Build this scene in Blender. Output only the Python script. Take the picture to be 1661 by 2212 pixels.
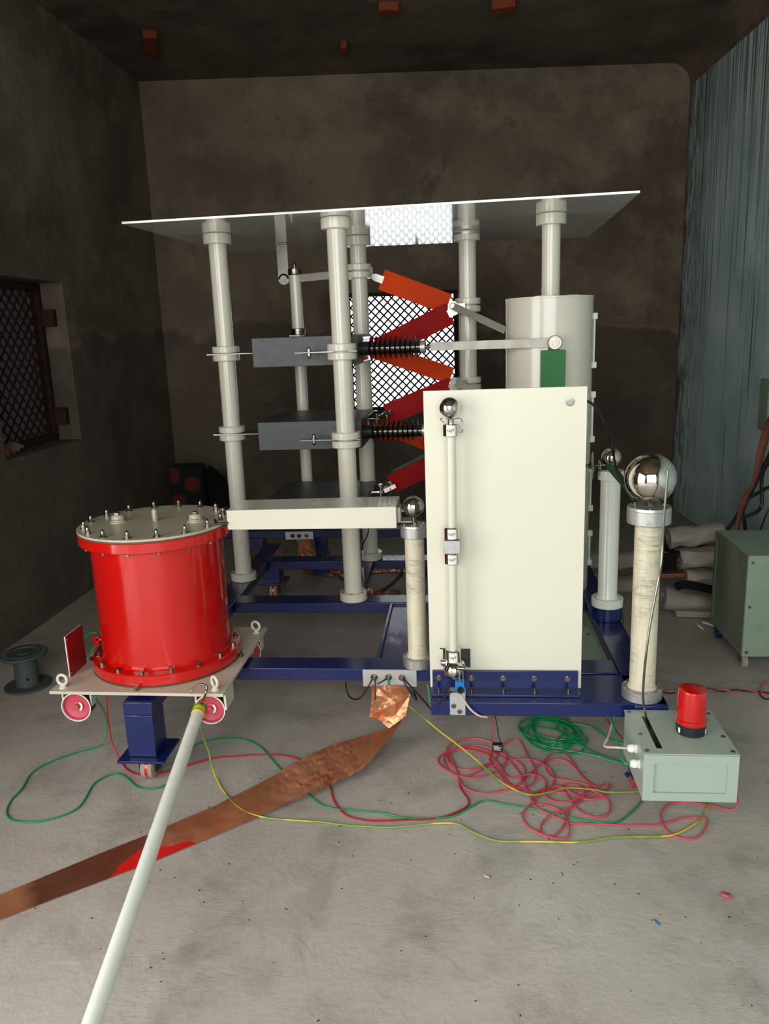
import bpy, bmesh, math, random
from mathutils import Vector, Matrix, noise
from math import pi, sin, cos, radians

for o in list(bpy.data.objects): bpy.data.objects.remove(o)
C = bpy.context.scene.collection
SC = bpy.context.scene

# ------------------------------------------------------------------ camera
FPX = 1676.634
CR = Vector((0.9950940996504467, 0.09203283775723048, -0.0362999946999764))
CU = Vector((0.014556153148989951, 0.22672364551207938, 0.9738503514254183))
CF = Vector((-0.09785627852299603, 0.9696011269280087, -0.22427171781917923))
CO = Vector((0, 0, 1.5))
cd = bpy.data.cameras.new('camera'); cam = bpy.data.objects.new('camera', cd); C.objects.link(cam)
cd.sensor_fit = 'VERTICAL'; cd.sensor_height = 24; cd.lens = FPX / 2212 * 24; cd.clip_start = .02
cam.matrix_world = Matrix(((CR.x, CU.x, -CF.x, CO.x), (CR.y, CU.y, -CF.y, CO.y), (CR.z, CU.z, -CF.z, CO.z), (0, 0, 0, 1)))
SC.camera = cam
# ------------------------------------------------------------------ light
SKY = 3.0
LEFTDOOR = 95.0
FRONTDOOR = 95.0
SC.view_settings.view_transform = 'Standard'; SC.view_settings.look = 'None'
SC.view_settings.exposure = -0.2; SC.view_settings.gamma = 1; SC.view_settings.use_curve_mapping = False
w = bpy.data.worlds.new('sky'); SC.world = w; w.use_nodes = True
nt = w.node_tree; bg = nt.nodes['Background']
bg.inputs['Color'].default_value = (.93, .97, 1, 1); bg.inputs['Strength'].default_value = SKY

def area(name, loc, target, sx, sy, power, col):
    l = bpy.data.lights.new(name, 'AREA'); l.shape = 'RECTANGLE'; l.size = sx; l.size_y = sy; l.energy = power; l.color = col
    o = bpy.data.objects.new(name, l); C.objects.link(o); o.location = loc
    o.rotation_euler = (Vector(target) - Vector(loc)).to_track_quat('-Z', 'Y').to_euler(); return o
area('daylight_left_doorway', (-2.62, -.35, 1.5), (0, -.1, 1.25), 2.6, 2.6, LEFTDOOR, (1, .975, .92))
area('daylight_front_doorway', (-.2, -1.75, 2.0), (-.1, 2.2, .4), 3.0, 2.0, FRONTDOOR, (1, .985, .95))
SC.cycles.max_bounces = 7; SC.cycles.diffuse_bounces = 4; SC.cycles.glossy_bounces = 4; SC.cycles.use_denoising = True
SC.cycles.sample_clamp_indirect = 6; SC.cycles.caustics_reflective = False; SC.cycles.caustics_refractive = False

def px(x, y):
    return CF + CR * ((x - 830.5) / FPX) - CU * ((y - 1106) / FPX)
def Z(x, y, z=0.):                     # point of a horizontal plane
    d = px(x, y); return CO + d * ((z - CO.z) / d.z)
def Y(x, y, yy):                       # point of a plane at depth yy
    d = px(x, y); return CO + d * (yy / d.y)
def X(x, y, xx):
    d = px(x, y); return CO + d * (xx / d.x)

# ------------------------------------------------------------------ materials
def lin(c):
    return tuple(((v / 255) / 12.92 if v / 255 <= .04045 else ((v / 255 + .055) / 1.055) ** 2.4) for v in c) + (1,)
class NT:
    def __init__(s, name):
        s.m = bpy.data.materials.new(name); s.m.use_nodes = True; s.t = s.m.node_tree; s.b = s.t.nodes['Principled BSDF']
        s.co = s.t.nodes.new('ShaderNodeTexCoord').outputs['Object']
    def n(s, kind, **kw):
        nd = s.t.nodes.new('ShaderNode' + kind)
        for k, v in kw.items():
            if k in nd.inputs.keys():
                if hasattr(v, 'is_linked') or isinstance(v, bpy.types.NodeSocket): s.t.links.new(v, nd.inputs[k])
                else: nd.inputs[k].default_value = v
            else: setattr(nd, k, v)
        return nd
    def noise(s, scale, detail=4, rough=.5, vec=None, stretch=None, dist=0.):
        v = vec or s.co
        if stretch: v = s.n('Mapping', Vector=v, Scale=stretch).outputs[0]
        return s.n('TexNoise', Vector=v, Scale=scale, Detail=detail, Roughness=rough, Distortion=dist).outputs['Fac']
    def ramp(s, fac, lo, hi, a=0., b=1.):
        return s.n('MapRange', Value=fac, **{'From Min': lo, 'From Max': hi, 'To Min': a, 'To Max': b}).outputs[0]
    def mix(s, fac, a, b, mode='MIX'):
        nd = s.t.nodes.new('ShaderNodeMix'); nd.data_type = 'RGBA'; nd.blend_type = mode
        for i, v in ((0, fac), (6, a), (7, b)):
            if isinstance(v, bpy.types.NodeSocket): s.t.links.new(v, nd.inputs[i])
            else: nd.inputs[i].default_value = v
        return nd.outputs[2]
    def math(s, op, a, b=0., c=0.):
        nd = s.t.nodes.new('ShaderNodeMath'); nd.operation = op
        for i, v in enumerate((a, b, c)):
            if isinstance(v, bpy.types.NodeSocket): s.t.links.new(v, nd.inputs[i])
            else: nd.inputs[i].default_value = v
        return nd.outputs[0]
    def xyz(s):
        return s.n('SeparateXYZ', Vector=s.co).outputs
    def set(s, col=None, rough=None, metal=None, bump=None, bs=.3, bd=.01, **kw):
        for nm, v in (('Base Color', col), ('Roughness', rough), ('Metallic', metal)):
            if v is None: continue
            if isinstance(v, bpy.types.NodeSocket): s.t.links.new(v, s.b.inputs[nm])
            else: s.b.inputs[nm].default_value = v
        for k, v in kw.items(): s.b.inputs[k.replace('_', ' ')].default_value = v
        if bump is not None:
            bn = s.n('Bump', Height=bump, Strength=bs, Distance=bd); s.t.links.new(bn.outputs[0], s.b.inputs['Normal'])
        return s.m
def pm(name, rgb, rough=.5, metal=0., var=.08, scale=9, bump=0., bscale=60, coat=0., dirt=None, dscale=25, damt=.5):
    s = NT(name); c = lin(rgb); n = s.noise(scale, 5)
    dark = tuple(v * (1 - var * 2) for v in c[:3]) + (1,)
    col = s.mix(s.ramp(n, .3, .7), dark, c)
    if dirt: col = s.mix(s.ramp(s.noise(dscale, 6, .65), .56, .72, 0, damt), col, lin(dirt))
    s.set(col=col, rough=s.ramp(s.noise(scale * 1.7, 4), .3, .7, max(rough - .05, .02), rough + .06), metal=metal, bump=s.noise(bscale, 3) if bump else None, bs=bump, bd=.003)
    if rgb[1] < 70 and rough >= .7: s.b.inputs['Specular IOR Level'].default_value = .2
    if coat: s.b.inputs['Coat Weight'].default_value = coat; s.b.inputs['Coat Roughness'].default_value = .06
    return s.m
M = {}
M['cream'] = pm('cream_gloss_paint', (210, 206, 189), .22, var=.03, scale=3, coat=.35)
M['white'] = pm('white_gloss_paint', (232, 233, 222), .16, var=.02, scale=3, coat=.4)
M['panel'] = pm('panel_laminate', (216, 213, 194), .32, var=.025, scale=2)
M['plate_under'] = pm('polished_white_plate', (248, 248, 242), .14, var=.03, scale=6, coat=1.)
M['lid'] = pm('lid_cream_paint', (186, 178, 154), .3, var=.05, scale=5)
M['trolley'] = pm('trolley_cream_paint', (196, 190, 172), .35, var=.06, scale=6, dirt=(120, 95, 80), dscale=40, damt=.35)
M['red'] = pm('red_gloss_enamel', (194, 14, 9), .17, var=.06, scale=4, bump=.05, bscale=9, coat=.6)
M['reddk'] = pm('red_board', (140, 16, 18), .45, var=.08, scale=5)
M['navy'] = pm('navy_gloss_enamel', (9, 27, 84), .3, var=.06, scale=6, bump=.05, bscale=30, coat=.3)
M['slate'] = pm('dark_grey_painted_steel', (60, 63, 66), .42, var=.12, scale=14, bump=.05)
M['orange'] = pm('orange_resistor_coating', (206, 62, 10), .75, var=.06)
M['crimson'] = pm('crimson_resistor_coating', (152, 8, 12), .7, var=.06)
M['dkgreen'] = pm('dark_green_coating', (12, 64, 44), .5)
M['green'] = pm('green_board', (0, 100, 36), .5, var=.02)
M['porcelain'] = pm('brown_black_porcelain', (34, 20, 17), .12, var=.1, coat=.6)
M['alu'] = pm('aluminium', (176, 172, 162), .58, .8, var=.06, bump=.1, dirt=(120, 116, 110), dscale=18, damt=.4)
M['alub'] = pm('bare_aluminium_plate', (190, 190, 190), .5, .6, var=.05)
M['cast'] = pm('cast_aluminium', (186, 186, 182), .42, .75, var=.1, bump=.15, dirt=(90, 88, 84), dscale=30, damt=.5)
M['chrome'] = pm('polished_chrome', (214, 208, 200), .045, 1, var=.02)
M['steel'] = pm('stainless_steel', (132, 127, 118), .22, 1, var=.05)
M['zinc'] = pm('zinc_hardware', (136, 131, 120), .2, 1, var=.05)
M['copper'] = None
M['oldcopper'] = pm('dull_copper', (138, 84, 66), .45, .5, var=.15, scale=12)
M['brown'] = pm('gasket_brown', (96, 70, 52), .8)
M['black'] = pm('black_rubber', (22, 22, 23), .45)
M['blackp'] = pm('black_plastic', (30, 31, 34), .35)
M['blue'] = pm('blue_plastic', (20, 110, 190), .35)
M['paper'] = pm('white_sticker', (225, 222, 210), .6, var=.02)
M['greybox'] = pm('grey_green_powder_coat', (158, 172, 160), .38, var=.02, scale=4, bump=.05, bscale=300)
M['slot'] = pm('box_inside', (18, 18, 18), .8)
M['cab'] = pm('green_cabinet_paint', (134, 152, 132), .5, var=.08, scale=3, dirt=(96, 108, 62), dscale=4, damt=.4)
M['cabside'] = pm('cabinet_stained_side', (112, 122, 102), .55, var=.15, scale=3, dirt=(84, 84, 40), dscale=5, damt=.6)
M['wirered'] = pm('red_cable_sheath', (204, 78, 90), .38, var=.05)
M['wirered2'] = pm('deep_red_cable_sheath', (178, 34, 44), .4, var=.05)
M['wiregreen'] = pm('green_cable_sheath', (20, 138, 78), .35, var=.05)
M['wireblack'] = pm('black_cable_sheath', (24, 24, 26), .4)
M['wiregrey'] = pm('clear_grey_tubing', (168, 164, 160), .3)
M['wirepink'] = pm('pale_pink_cable', (214, 188, 176), .4)
M['redlens'] = pm('red_beacon_lens', (190, 8, 10), .12, var=.04, coat=.8)
M['wheelred'] = pm('pink_red_wheel_paint', (198, 78, 92), .5, var=.1, dirt=(160, 60, 60), damt=.5)
M['wheelblk'] = pm('worn_wheel_tread', (66, 52, 50), .6, var=.15, dirt=(120, 100, 90), damt=.5)
M['casterw'] = pm('worn_caster_tread', (166, 148, 128), .8, var=.15, bump=.6, bscale=90, dirt=(90, 80, 70), damt=.7)
M['rust'] = pm('rusty_window_steel', (54, 33, 28), .7, var=.2, dirt=(40, 22, 18), damt=.7)
M['shutter'] = pm('grey_shutter_board', (118, 116, 116), .7, var=.1)
M['foam'] = pm('foam_sheet', (146, 137, 126), .85, var=.1, bump=.3, bscale=40, dirt=(130, 110, 92), dscale=12, damt=.5)
M['darkcloth'] = pm('black_fabric', (20, 18, 18), .9)
M['spool'] = pm('grey_green_spool', (66, 74, 70), .7, var=.1, bump=.1)
M['brick'] = pm('terracotta_brick', (128, 62, 34), .9, var=.2, bump=.4)
M['greencloth'] = pm('green_insulating_sleeve', (20, 96, 62), .55, var=.12, bump=.3, bscale=50)
M['scuffwhite'] = pm('pole_white_pvc', (222, 226, 214), .25, var=.02)
M['yellow'] = pm('yellow_tape', (226, 196, 44), .35, var=.04)
M['tapegreen'] = pm('green_tape', (50, 140, 50), .35, var=.04)
M['ink'] = pm('black_ink', (18, 18, 18), .6)
M['rag'] = pm('grey_rag', (104, 88, 76), .95, var=.2, dirt=(190, 70, 30), dscale=18, damt=.8)

def yellowgreen():
    s = NT('yellow_green_cable'); o = s.xyz()
    n = s.noise(7, 2)
    return s.set(col=s.mix(s.ramp(n, .5, .56), lin((206, 186, 50)), lin((120, 150, 50))), rough=.35)
M['yg'] = yellowgreen()

def copper(strip=False):
    s = NT('copper_foil'); n = s.noise(5, 4, .5)
    col = s.mix(s.ramp(n, .35, .7), lin((196, 120, 82)), lin((236, 166, 124)))
    d = s.ramp(s.noise(30, 6, .7), .66, .72)
    col = s.mix(d, col, lin((92, 50, 38)))
    v = s.n('TexVoronoi', Vector=s.n('Mapping', Vector=s.co, Rotation=(0, 0, .6), Scale=(1, .6, 1)).outputs[0], Scale=26., feature='F2').outputs['Distance']
    v2 = s.n('TexVoronoi', Vector=s.co, Scale=11.).outputs['Distance']; f = s.noise(4, 2)
    b = s.math('ADD', s.math('MULTIPLY', v2, .8), s.math('MULTIPLY', v, .5))
    if strip:
        sp = s.n('SeparateXYZ', Vector=s.n('UVMap').outputs[0]).outputs
        a = s.math('MULTIPLY', s.ramp(sp[0], .43, .5), s.ramp(sp[0], .72, .64)); a = s.math('ADD', s.math('MULTIPLY', a, .94), .06)
        b = s.math('MULTIPLY', b, a)
    return s.set(col=col, rough=s.ramp(n, .3, .7, .24, .38), metal=.62, bump=b, bs=.9, bd=.014)
M['copper'] = copper()
def copperpaint(p0, p1):
    """foil with a patch of red paint along one edge"""
    m = copper(True); s = NT.__new__(NT); s.m = m; s.t = m.node_tree; s.b = s.t.nodes['Principled BSDF']
    s.co = s.t.nodes.new('ShaderNodeTexCoord').outputs['Object']
    u = s.n('UVMap').outputs[0]; sp = s.n('SeparateXYZ', Vector=u).outputs
    n = s.noise(14, 4)
    a = s.math('ABSOLUTE', s.math('SUBTRACT', sp[0], .235)); a = s.math('DIVIDE', a, .06)
    v = s.math('MULTIPLY', sp[1], 1.9)
    r = s.math('ADD', s.math('ADD', s.math('MULTIPLY', a, a), v), s.math('MULTIPLY', n, .9))
    f = s.ramp(r, 1.38, 1.44, 1, 0)
    old = s.b.inputs['Base Color'].links[0].from_socket
    dk = s.ramp(s.math('ADD', sp[0], s.math('MULTIPLY', n, .08)), .29, .33, 1, 0); dk = s.math('MULTIPLY', dk, s.ramp(s.math('ADD', sp[0], s.math('MULTIPLY', n, .05)), .07, .1))
    base = s.mix(s.math('MULTIPLY', dk, .75), old, lin((96, 50, 42)))
    s.t.links.new(s.mix(f, base, lin((206, 30, 18))), s.b.inputs['Base Color'])
    s.t.links.new(s.math('MULTIPLY', s.math('SUBTRACT', 1., f), .6), s.b.inputs['Metallic'])
    # smooth on the flat half, crumpled towards the middle
    return m

def fibre():
    s = NT('wound_fibreglass_tube')
    a = s.noise(20, 5, .75, stretch=(.6, .6, 5)); b = s.noise(26, 5, .7, stretch=(2.2, 2.2, .35)); c = s.noise(9, 4, .6, stretch=(1, 1, .7)); e = s.noise(70, 3, .6, stretch=(.25, .25, 2.5))
    f = s.math('MULTIPLY', s.ramp(a, .48, .6), s.ramp(c, .42, .6))
    f2 = s.math('MULTIPLY', s.ramp(b, .5, .64), s.ramp(c, .36, .58, .15, .8))
    col = s.mix(s.math('MULTIPLY', f, .5), lin((204, 196, 170)), lin((140, 136, 120)))
    col = s.mix(s.math('MULTIPLY', f2, .6), col, lin((148, 142, 124)))
    col = s.mix(s.math('MULTIPLY', s.math('MULTIPLY', s.ramp(e, .52, .66), s.ramp(c, .4, .55)), .6), col, lin((120, 116, 102)))
    return s.set(col=col, rough=.5, bump=a, bs=.05)
M['fibre'] = fibre()

def plaster(name, base, dark, light, wave=True):
    s = NT(name); o = s.xyz()
    big = s.noise(.9, 6, .6, dist=.4); mid = s.noise(3.2, 7, .65); sp = s.noise(38, 3, .6); fine = s.noise(160, 2)
    col = s.mix(s.ramp(big, .38, .64), lin(dark), lin(base))
    col = s.mix(s.ramp(mid, .47, .7, 0, .55), col, lin(light))
    col = s.mix(s.ramp(s.noise(2.1, 8, .7, dist=.8), .60, .68, 0, .5), col, lin(tuple(v * .6 for v in dark)))
    col = s.mix(s.ramp(sp, .62, .7, 0, .45), col, lin(tuple(v * .5 for v in dark)))
    if wave:
        edge = s.math('ADD', o[2], s.math('MULTIPLY', s.noise(1.6, 4), .55))
        low = s.ramp(edge, 1.76, 1.80, .5, 0)
        col = s.mix(low, col, lin(tuple(v * .62 for v in dark)))
        rim = s.math('MULTIPLY', s.ramp(edge, 1.79, 1.81), s.ramp(edge, 1.83, 1.81))
        col = s.mix(s.math('MULTIPLY', rim, .2), col, lin(light))
    h = s.math('ADD', s.math('MULTIPLY', mid, 1.), s.math('ADD', s.math('MULTIPLY', sp, .25), s.math('MULTIPLY', fine, .12)))
    return s.set(col=col, rough=.9, bump=h, bs=.6, bd=.03)
M['plaster'] = plaster('cement_plaster', (118, 103, 87), (84, 71, 58), (142, 126, 107))
M['plaster_left'] = plaster('cement_plaster_left', (116, 103, 87), (82, 71, 58), (138, 124, 105))
M['ceil'] = plaster('ceiling_concrete', (98, 84, 68), (62, 54, 44), (128, 110, 90), False)
def turquoise():
    s = NT('streaked_turquoise_wall'); o = s.xyz()
    st = s.noise(13, 5, .75, stretch=(1, 1, .028)); st2 = s.noise(38, 3, .7, stretch=(1, 1, .012)); blot = s.noise(2.5, 5)
    col = s.mix(s.ramp(blot, .35, .7), lin((158, 184, 180)), lin((192, 212, 210)))
    up = s.ramp(o[2], 1., 3.2, 0, .11)
    f = s.ramp(s.math('ADD', st, up), .60, .70, 0, .8)
    col = s.mix(s.math('MULTIPLY', f, .8), col, lin((100, 94, 70)))
    col = s.mix(s.ramp(s.math('ADD', st2, up), .64, .70, 0, .85), col, lin((52, 56, 50)))
    st3 = s.noise(75, 2, .5, stretch=(1, 1, .006)); col = s.mix(s.ramp(s.math('ADD', st3, up), .68, .71, 0, .7), col, lin((46, 50, 44)))
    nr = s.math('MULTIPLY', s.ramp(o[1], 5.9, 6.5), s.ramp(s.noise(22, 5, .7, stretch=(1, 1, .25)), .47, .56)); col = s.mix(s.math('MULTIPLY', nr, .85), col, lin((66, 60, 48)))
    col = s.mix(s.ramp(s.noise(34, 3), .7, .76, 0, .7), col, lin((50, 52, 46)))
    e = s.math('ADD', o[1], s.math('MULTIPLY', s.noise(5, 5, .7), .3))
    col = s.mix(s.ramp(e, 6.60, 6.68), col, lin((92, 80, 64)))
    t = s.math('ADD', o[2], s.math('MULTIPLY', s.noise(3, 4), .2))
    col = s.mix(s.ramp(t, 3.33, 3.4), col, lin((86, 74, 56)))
    return s.set(col=col, rough=.6, bump=s.math('ADD', st, blot), bs=.3, bd=.01)
M['turq'] = turquoise()
def concrete():
    s = NT('trowelled_concrete_floor'); o = s.xyz()
    big = s.noise(.8, 5, .6); mid = s.noise(4, 7, .65, dist=.3); fine = s.noise(60, 4, .6)
    col = s.mix(s.ramp(big, .35, .65), lin((166, 157, 147)), lin((187, 180, 171)))
    col = s.mix(s.ramp(mid, .5, .68, 0, .7), col, lin((140, 133, 123)))
    col = s.mix(s.ramp(s.noise(140, 2), .72, .78, 0, .6), col, lin((70, 62, 56)))
    col = s.mix(s.ramp(s.noise(1.7, 6, .6, dist=1.), .6, .7, 0, .35), col, lin((128, 116, 104)))
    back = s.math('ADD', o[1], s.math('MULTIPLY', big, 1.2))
    col = s.mix(s.ramp(back, 3.1, 5.0, 0, .45), col, lin((136, 116, 96)))  # dimming towards the back wall painted into the concrete as a darker brown tint
    scr = s.noise(5, 4, .6, stretch=(1, 6, 1), dist=2.5); ln = s.ramp(s.math('ABSOLUTE', s.math('SUBTRACT', scr, .5)), 0, .012, 1, 0)
    mask = s.ramp(s.noise(2.2, 2), .5, .6); h = s.math('ADD', s.math('MULTIPLY', mid, .5), s.math('ADD', s.math('MULTIPLY', fine, .12), s.math('MULTIPLY', s.math('MULTIPLY', ln, mask), .22)))
    return s.set(col=col, rough=s.ramp(mid, .3, .7, .5, .68), bump=h, bs=.6, bd=.02)
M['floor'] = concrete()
def floral():
    s = NT('floral_carpet'); v = s.n('TexVoronoi', Vector=s.co, Scale=5.5).outputs['Distance']
    return s.set(col=s.mix(s.ramp(v, .3, .36), lin((84, 26, 20)), lin((14, 12, 12))), rough=.95)
M['floral'] = floral()
def frosted():
    s = NT('weathered_translucent_sheet'); tr_ = s.n('BsdfTranslucent', Color=(.11, .105, .105, 1)); mx = s.n('MixShader', Fac=.75)
    s.set(col=lin((120, 116, 116)), rough=.7); s.t.links.new(s.b.outputs[0], mx.inputs[1]); s.t.links.new(tr_.outputs[0], mx.inputs[2]); s.t.links.new(mx.outputs[0], s.t.nodes['Material Output'].inputs[0]); return s.m
M['shutter'] = frosted()

# ------------------------------------------------------------------ geometry
class MB:
    def __init__(s): s.bm = bmesh.new()
    def face(s, pts):
        try: return s.bm.faces.new([s.bm.verts.new(p) for p in pts])
        except ValueError: return None
    def box(s, a, b, rot=0., about=None):
        x0, x1 = sorted((a[0], b[0])); y0, y1 = sorted((a[1], b[1])); z0, z1 = sorted((a[2], b[2]))
        vs = [Vector((x, y, z)) for z in (z0, z1) for y in (y0, y1) for x in (x0, x1)]
        if rot:
            c = Vector(about or ((x0 + x1) / 2, (y0 + y1) / 2, 0)); R_ = Matrix.Rotation(rot, 3, 'Z')
            vs = [R_ @ (v - c) + c for v in vs]
        v = [s.bm.verts.new(q) for q in vs]
        for f in ((0, 2, 3, 1), (4, 5, 7, 6), (0, 1, 5, 4), (2, 6, 7, 3), (0, 4, 6, 2), (1, 3, 7, 5)): s.bm.faces.new([v[i] for i in f])
        return s
    def obox(s, c, ax, ay, az):        # oriented box from centre and three half-axis vectors
        c, ax, ay, az = map(Vector, (c, ax, ay, az))
        v = [s.bm.verts.new(c + ax * i + ay * j + az * k) for k in (-1, 1) for j in (-1, 1) for i in (-1, 1)]
        for f in ((0, 2, 3, 1), (4, 5, 7, 6), (0, 1, 5, 4), (2, 6, 7, 3), (0, 4, 6, 2), (1, 3, 7, 5)): s.bm.faces.new([v[i] for i in f])
        return s
    def frame(s, d):
        d = Vector(d).normalized(); u = d.orthogonal().normalized() if abs(d.z) < .99 else Vector((1, 0, 0)); u = (u - d * u.dot(d)).normalized(); return u, d.cross(u), d
    def lathe(s, p, d, prof, n=40, cap=True, ph=0.):
        u, v, d = s.frame(d); p = Vector(p); rings = []
        for r, h in prof:
            rings.append([s.bm.verts.new(p + d * h + (u * cos(2 * pi * k / n + ph) + v * sin(2 * pi * k / n + ph)) * max(r, 1e-5)) for k in range(n)])
        for a, b in zip(rings, rings[1:]):
            for k in range(n): s.bm.faces.new((a[k], a[(k + 1) % n], b[(k + 1) % n], b[k]))
        if cap: s.bm.faces.new(rings[0][::-1]); s.bm.faces.new(rings[-1])
        return s
    def cyl(s, a, b, r, n=32, ch=0.):
        a, b = Vector(a), Vector(b); L = (b - a).length
        pr = [(r, 0), (r, L)] if not ch else [(r - ch, 0), (r, ch), (r, L - ch), (r - ch, L)]
        return s.lathe(a, b - a, pr, n)
    def sphere(s, c, r, n=48):
        return s.lathe(Vector(c) - Vector((0, 0, r)), (0, 0, 1), [(r * sin(pi * k / (n // 2)), r - r * cos(pi * k / (n // 2))) for k in range(n // 2 + 1)], n, cap=False)
    def torus(s, c, axis, R_, r, n=32, m=12):
        u, v, d = s.frame(axis); c = Vector(c); rings = []
        for k in range(n):
            a = 2 * pi * k / n; e = u * cos(a) + v * sin(a)
            rings.append([s.bm.verts.new(c + e * (R_ + r * cos(2 * pi * j / m)) + d * r * sin(2 * pi * j / m)) for j in range(m)])
        for k in range(n):
            for j in range(m): s.bm.faces.new((rings[k][j], rings[(k + 1) % n][j], rings[(k + 1) % n][(j + 1) % m], rings[k][(j + 1) % m]))
        return s
    def tube(s, pts, r, n=8, smooth=6, closed=False):
        P = [Vector(q) for q in pts]
        if smooth > 1 and len(P) > 2:
            Q = []
            for i in range(len(P) - 1):
                p0 = P[max(i - 1, 0)]; p1 = P[i]; p2 = P[i + 1]; p3 = P[min(i + 2, len(P) - 1)]
                for k in range(smooth):
                    t = k / smooth
                    Q.append(.5 * ((2 * p1) + (p2 - p0) * t + (2 * p0 - 5 * p1 + 4 * p2 - p3) * t * t + (3 * p1 - p0 - 3 * p2 + p3) * t ** 3))
            Q.append(P[-1]); P = Q
        u = None; rings = []
        for i, q in enumerate(P):
            d = (P[min(i + 1, len(P) - 1)] - P[max(i - 1, 0)])
            if d.length < 1e-7: d = Vector((0, 0, 1))
            d.normalize()
            if u is None: u = d.orthogonal().normalized()
            u = (u - d * u.dot(d)); u = u.normalized() if u.length > 1e-5 else d.orthogonal().normalized()
            v = d.cross(u); rr = r(i / (len(P) - 1)) if callable(r) else r
            rings.append([s.bm.verts.new(q + (u * cos(2 * pi * k / n) + v * sin(2 * pi * k / n)) * rr) for k in range(n)])
        for a, b in zip(rings, rings[1:]):
            for k in range(n): s.bm.faces.new((a[k], a[(k + 1) % n], b[(k + 1) % n], b[k]))
        s.bm.faces.new(rings[0][::-1]); s.bm.faces.new(rings[-1]); return s
    def prism(s, pts, t):              # polygon extruded by vector t
        t = Vector(t); a = [s.bm.verts.new(q) for q in pts]; b = [s.bm.verts.new(Vector(q) + t) for q in pts]; n = len(a)
        s.bm.faces.new(a[::-1]); s.bm.faces.new(b)
        for k in range(n): s.bm.faces.new((a[k], a[(k + 1) % n], b[(k + 1) % n], b[k]))
        return s
    def slab(s, O, U_, V_, N_, L, H, T, holes):   # board L x H x T with rectangular holes (u0,v0,u1,v1)
        O, U_, V_, N_ = map(Vector, (O, U_, V_, N_))
        us = sorted({0., L} | {h[i] for h in holes for i in (0, 2)}); vs = sorted({0., H} | {h[i] for h in holes for i in (1, 3)})
        solid = lambda i, j: 0 <= i < len(us) - 1 and 0 <= j < len(vs) - 1 and not any(h[0] - 1e-6 <= us[i] and us[i + 1] <= h[2] + 1e-6 and h[1] - 1e-6 <= vs[j] and vs[j + 1] <= h[3] + 1e-6 for h in holes)
        cache = {}
        def V(i, j, k):
            if (i, j, k) not in cache: cache[i, j, k] = s.bm.verts.new(O + U_ * us[i] + V_ * vs[j] + N_ * (T * k))
            return cache[i, j, k]
        for i in range(len(us) - 1):
            for j in range(len(vs) - 1):
                if not solid(i, j): continue
                s.bm.faces.new((V(i, j, 0), V(i, j + 1, 0), V(i + 1, j + 1, 0), V(i + 1, j, 0)))
                s.bm.faces.new((V(i, j, 1), V(i + 1, j, 1), V(i + 1, j + 1, 1), V(i, j + 1, 1)))
                if not solid(i - 1, j): s.bm.faces.new((V(i, j, 0), V(i, j, 1), V(i, j + 1, 1), V(i, j + 1, 0)))
                if not solid(i + 1, j): s.bm.faces.new((V(i + 1, j, 0), V(i + 1, j + 1, 0), V(i + 1, j + 1, 1), V(i + 1, j, 1)))
                if not solid(i, j - 1): s.bm.faces.new((V(i, j, 0), V(i + 1, j, 0), V(i + 1, j, 1), V(i, j, 1)))
                if not solid(i, j + 1): s.bm.faces.new((V(i, j + 1, 0), V(i, j + 1, 1), V(i + 1, j + 1, 1), V(i + 1, j + 1, 0)))
        return s
    def build(s, name, mat, parent=None, label=None, cat=None, group=None, kind=None, bevel=0., smooth=True, origin=None):
        bmesh.ops.recalc_face_normals(s.bm, faces=s.bm.faces)
        me = bpy.data.meshes.new(name)
        base = Vector((0, 0, 0))
        if parent is not None: base = wloc(parent)
        if origin is not None: base = Vector(origin)
        bmesh.ops.translate(s.bm, vec=-base, verts=s.bm.verts)
        s.bm.to_mesh(me); s.bm.free()
        o = bpy.data.objects.new(name, me); C.objects.link(o); me.materials.append(M[mat] if isinstance(mat, str) else mat)
        if smooth:
            me.shade_smooth(); me.set_sharp_from_angle(angle=radians(35))
        if bevel:
            b = o.modifiers.new('bevel', 'BEVEL'); b.width = bevel; b.segments = 2; b.limit_method = 'ANGLE'; b.harden_normals = False
        if parent is not None:
            o.parent = parent; o.location = base - wloc(parent)
        else: o.location = base
        WL[o.name] = base
        if label: o['label'] = label
        if cat: o['category'] = cat
        if group: o['group'] = group
        if kind: o['kind'] = kind
        return o
WL = {}
def wloc(o): return WL[o.name]
def thing(name, label, cat, loc, group=None):
    o = bpy.data.objects.new(name, None); C.objects.link(o); o.location = loc; o.empty_display_size = .05
    o['label'] = label; o['category'] = cat
    if group: o['group'] = group
    WL[o.name] = Vector(loc); return o
def copy_part(src, parent, loc, rz=0.):
    """copy of a part (with its sub-parts) at a new world place"""
    c = src.copy(); C.objects.link(c); c.parent = parent; c.location = Vector(loc) - wloc(parent); c.rotation_euler.z = rz; WL[c.name] = Vector(loc)
    for ch in src.children:
        d = ch.copy(); C.objects.link(d); d.parent = c
    return c
def box(name, mat, a, b, parent=None, bevel=.0015, **kw): return MB().box(a, b).build(name, mat, parent, bevel=bevel, smooth=False if not bevel else True, **kw)
def hexbolt(m, p, d, r=.007, h=.006, dome=0.):
    d = Vector(d).normalized(); p = Vector(p)
    m.lathe(p, d, [(r * 1.5, 0), (r * 1.5, .0015)], 20); m.lathe(p + d * .0015, d, [(r, 0), (r, h)], 6)
    if dome: m.lathe(p + d * (.0015 + h), d, [(r * .8, 0), (r * .8, dome * .5), (r * .6, dome * .8), (r * .2, dome)], 16)
    return m
def screw(m, p, d, r=.006, h=.005):
    d = Vector(d).normalized(); m.lathe(p, d, [(r * 1.5, 0), (r * 1.5, .0012), (r, .0014), (r, h), (r * .55, h), (r * .5, h * .4), (1e-4, h * .4)], 20); return m

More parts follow.
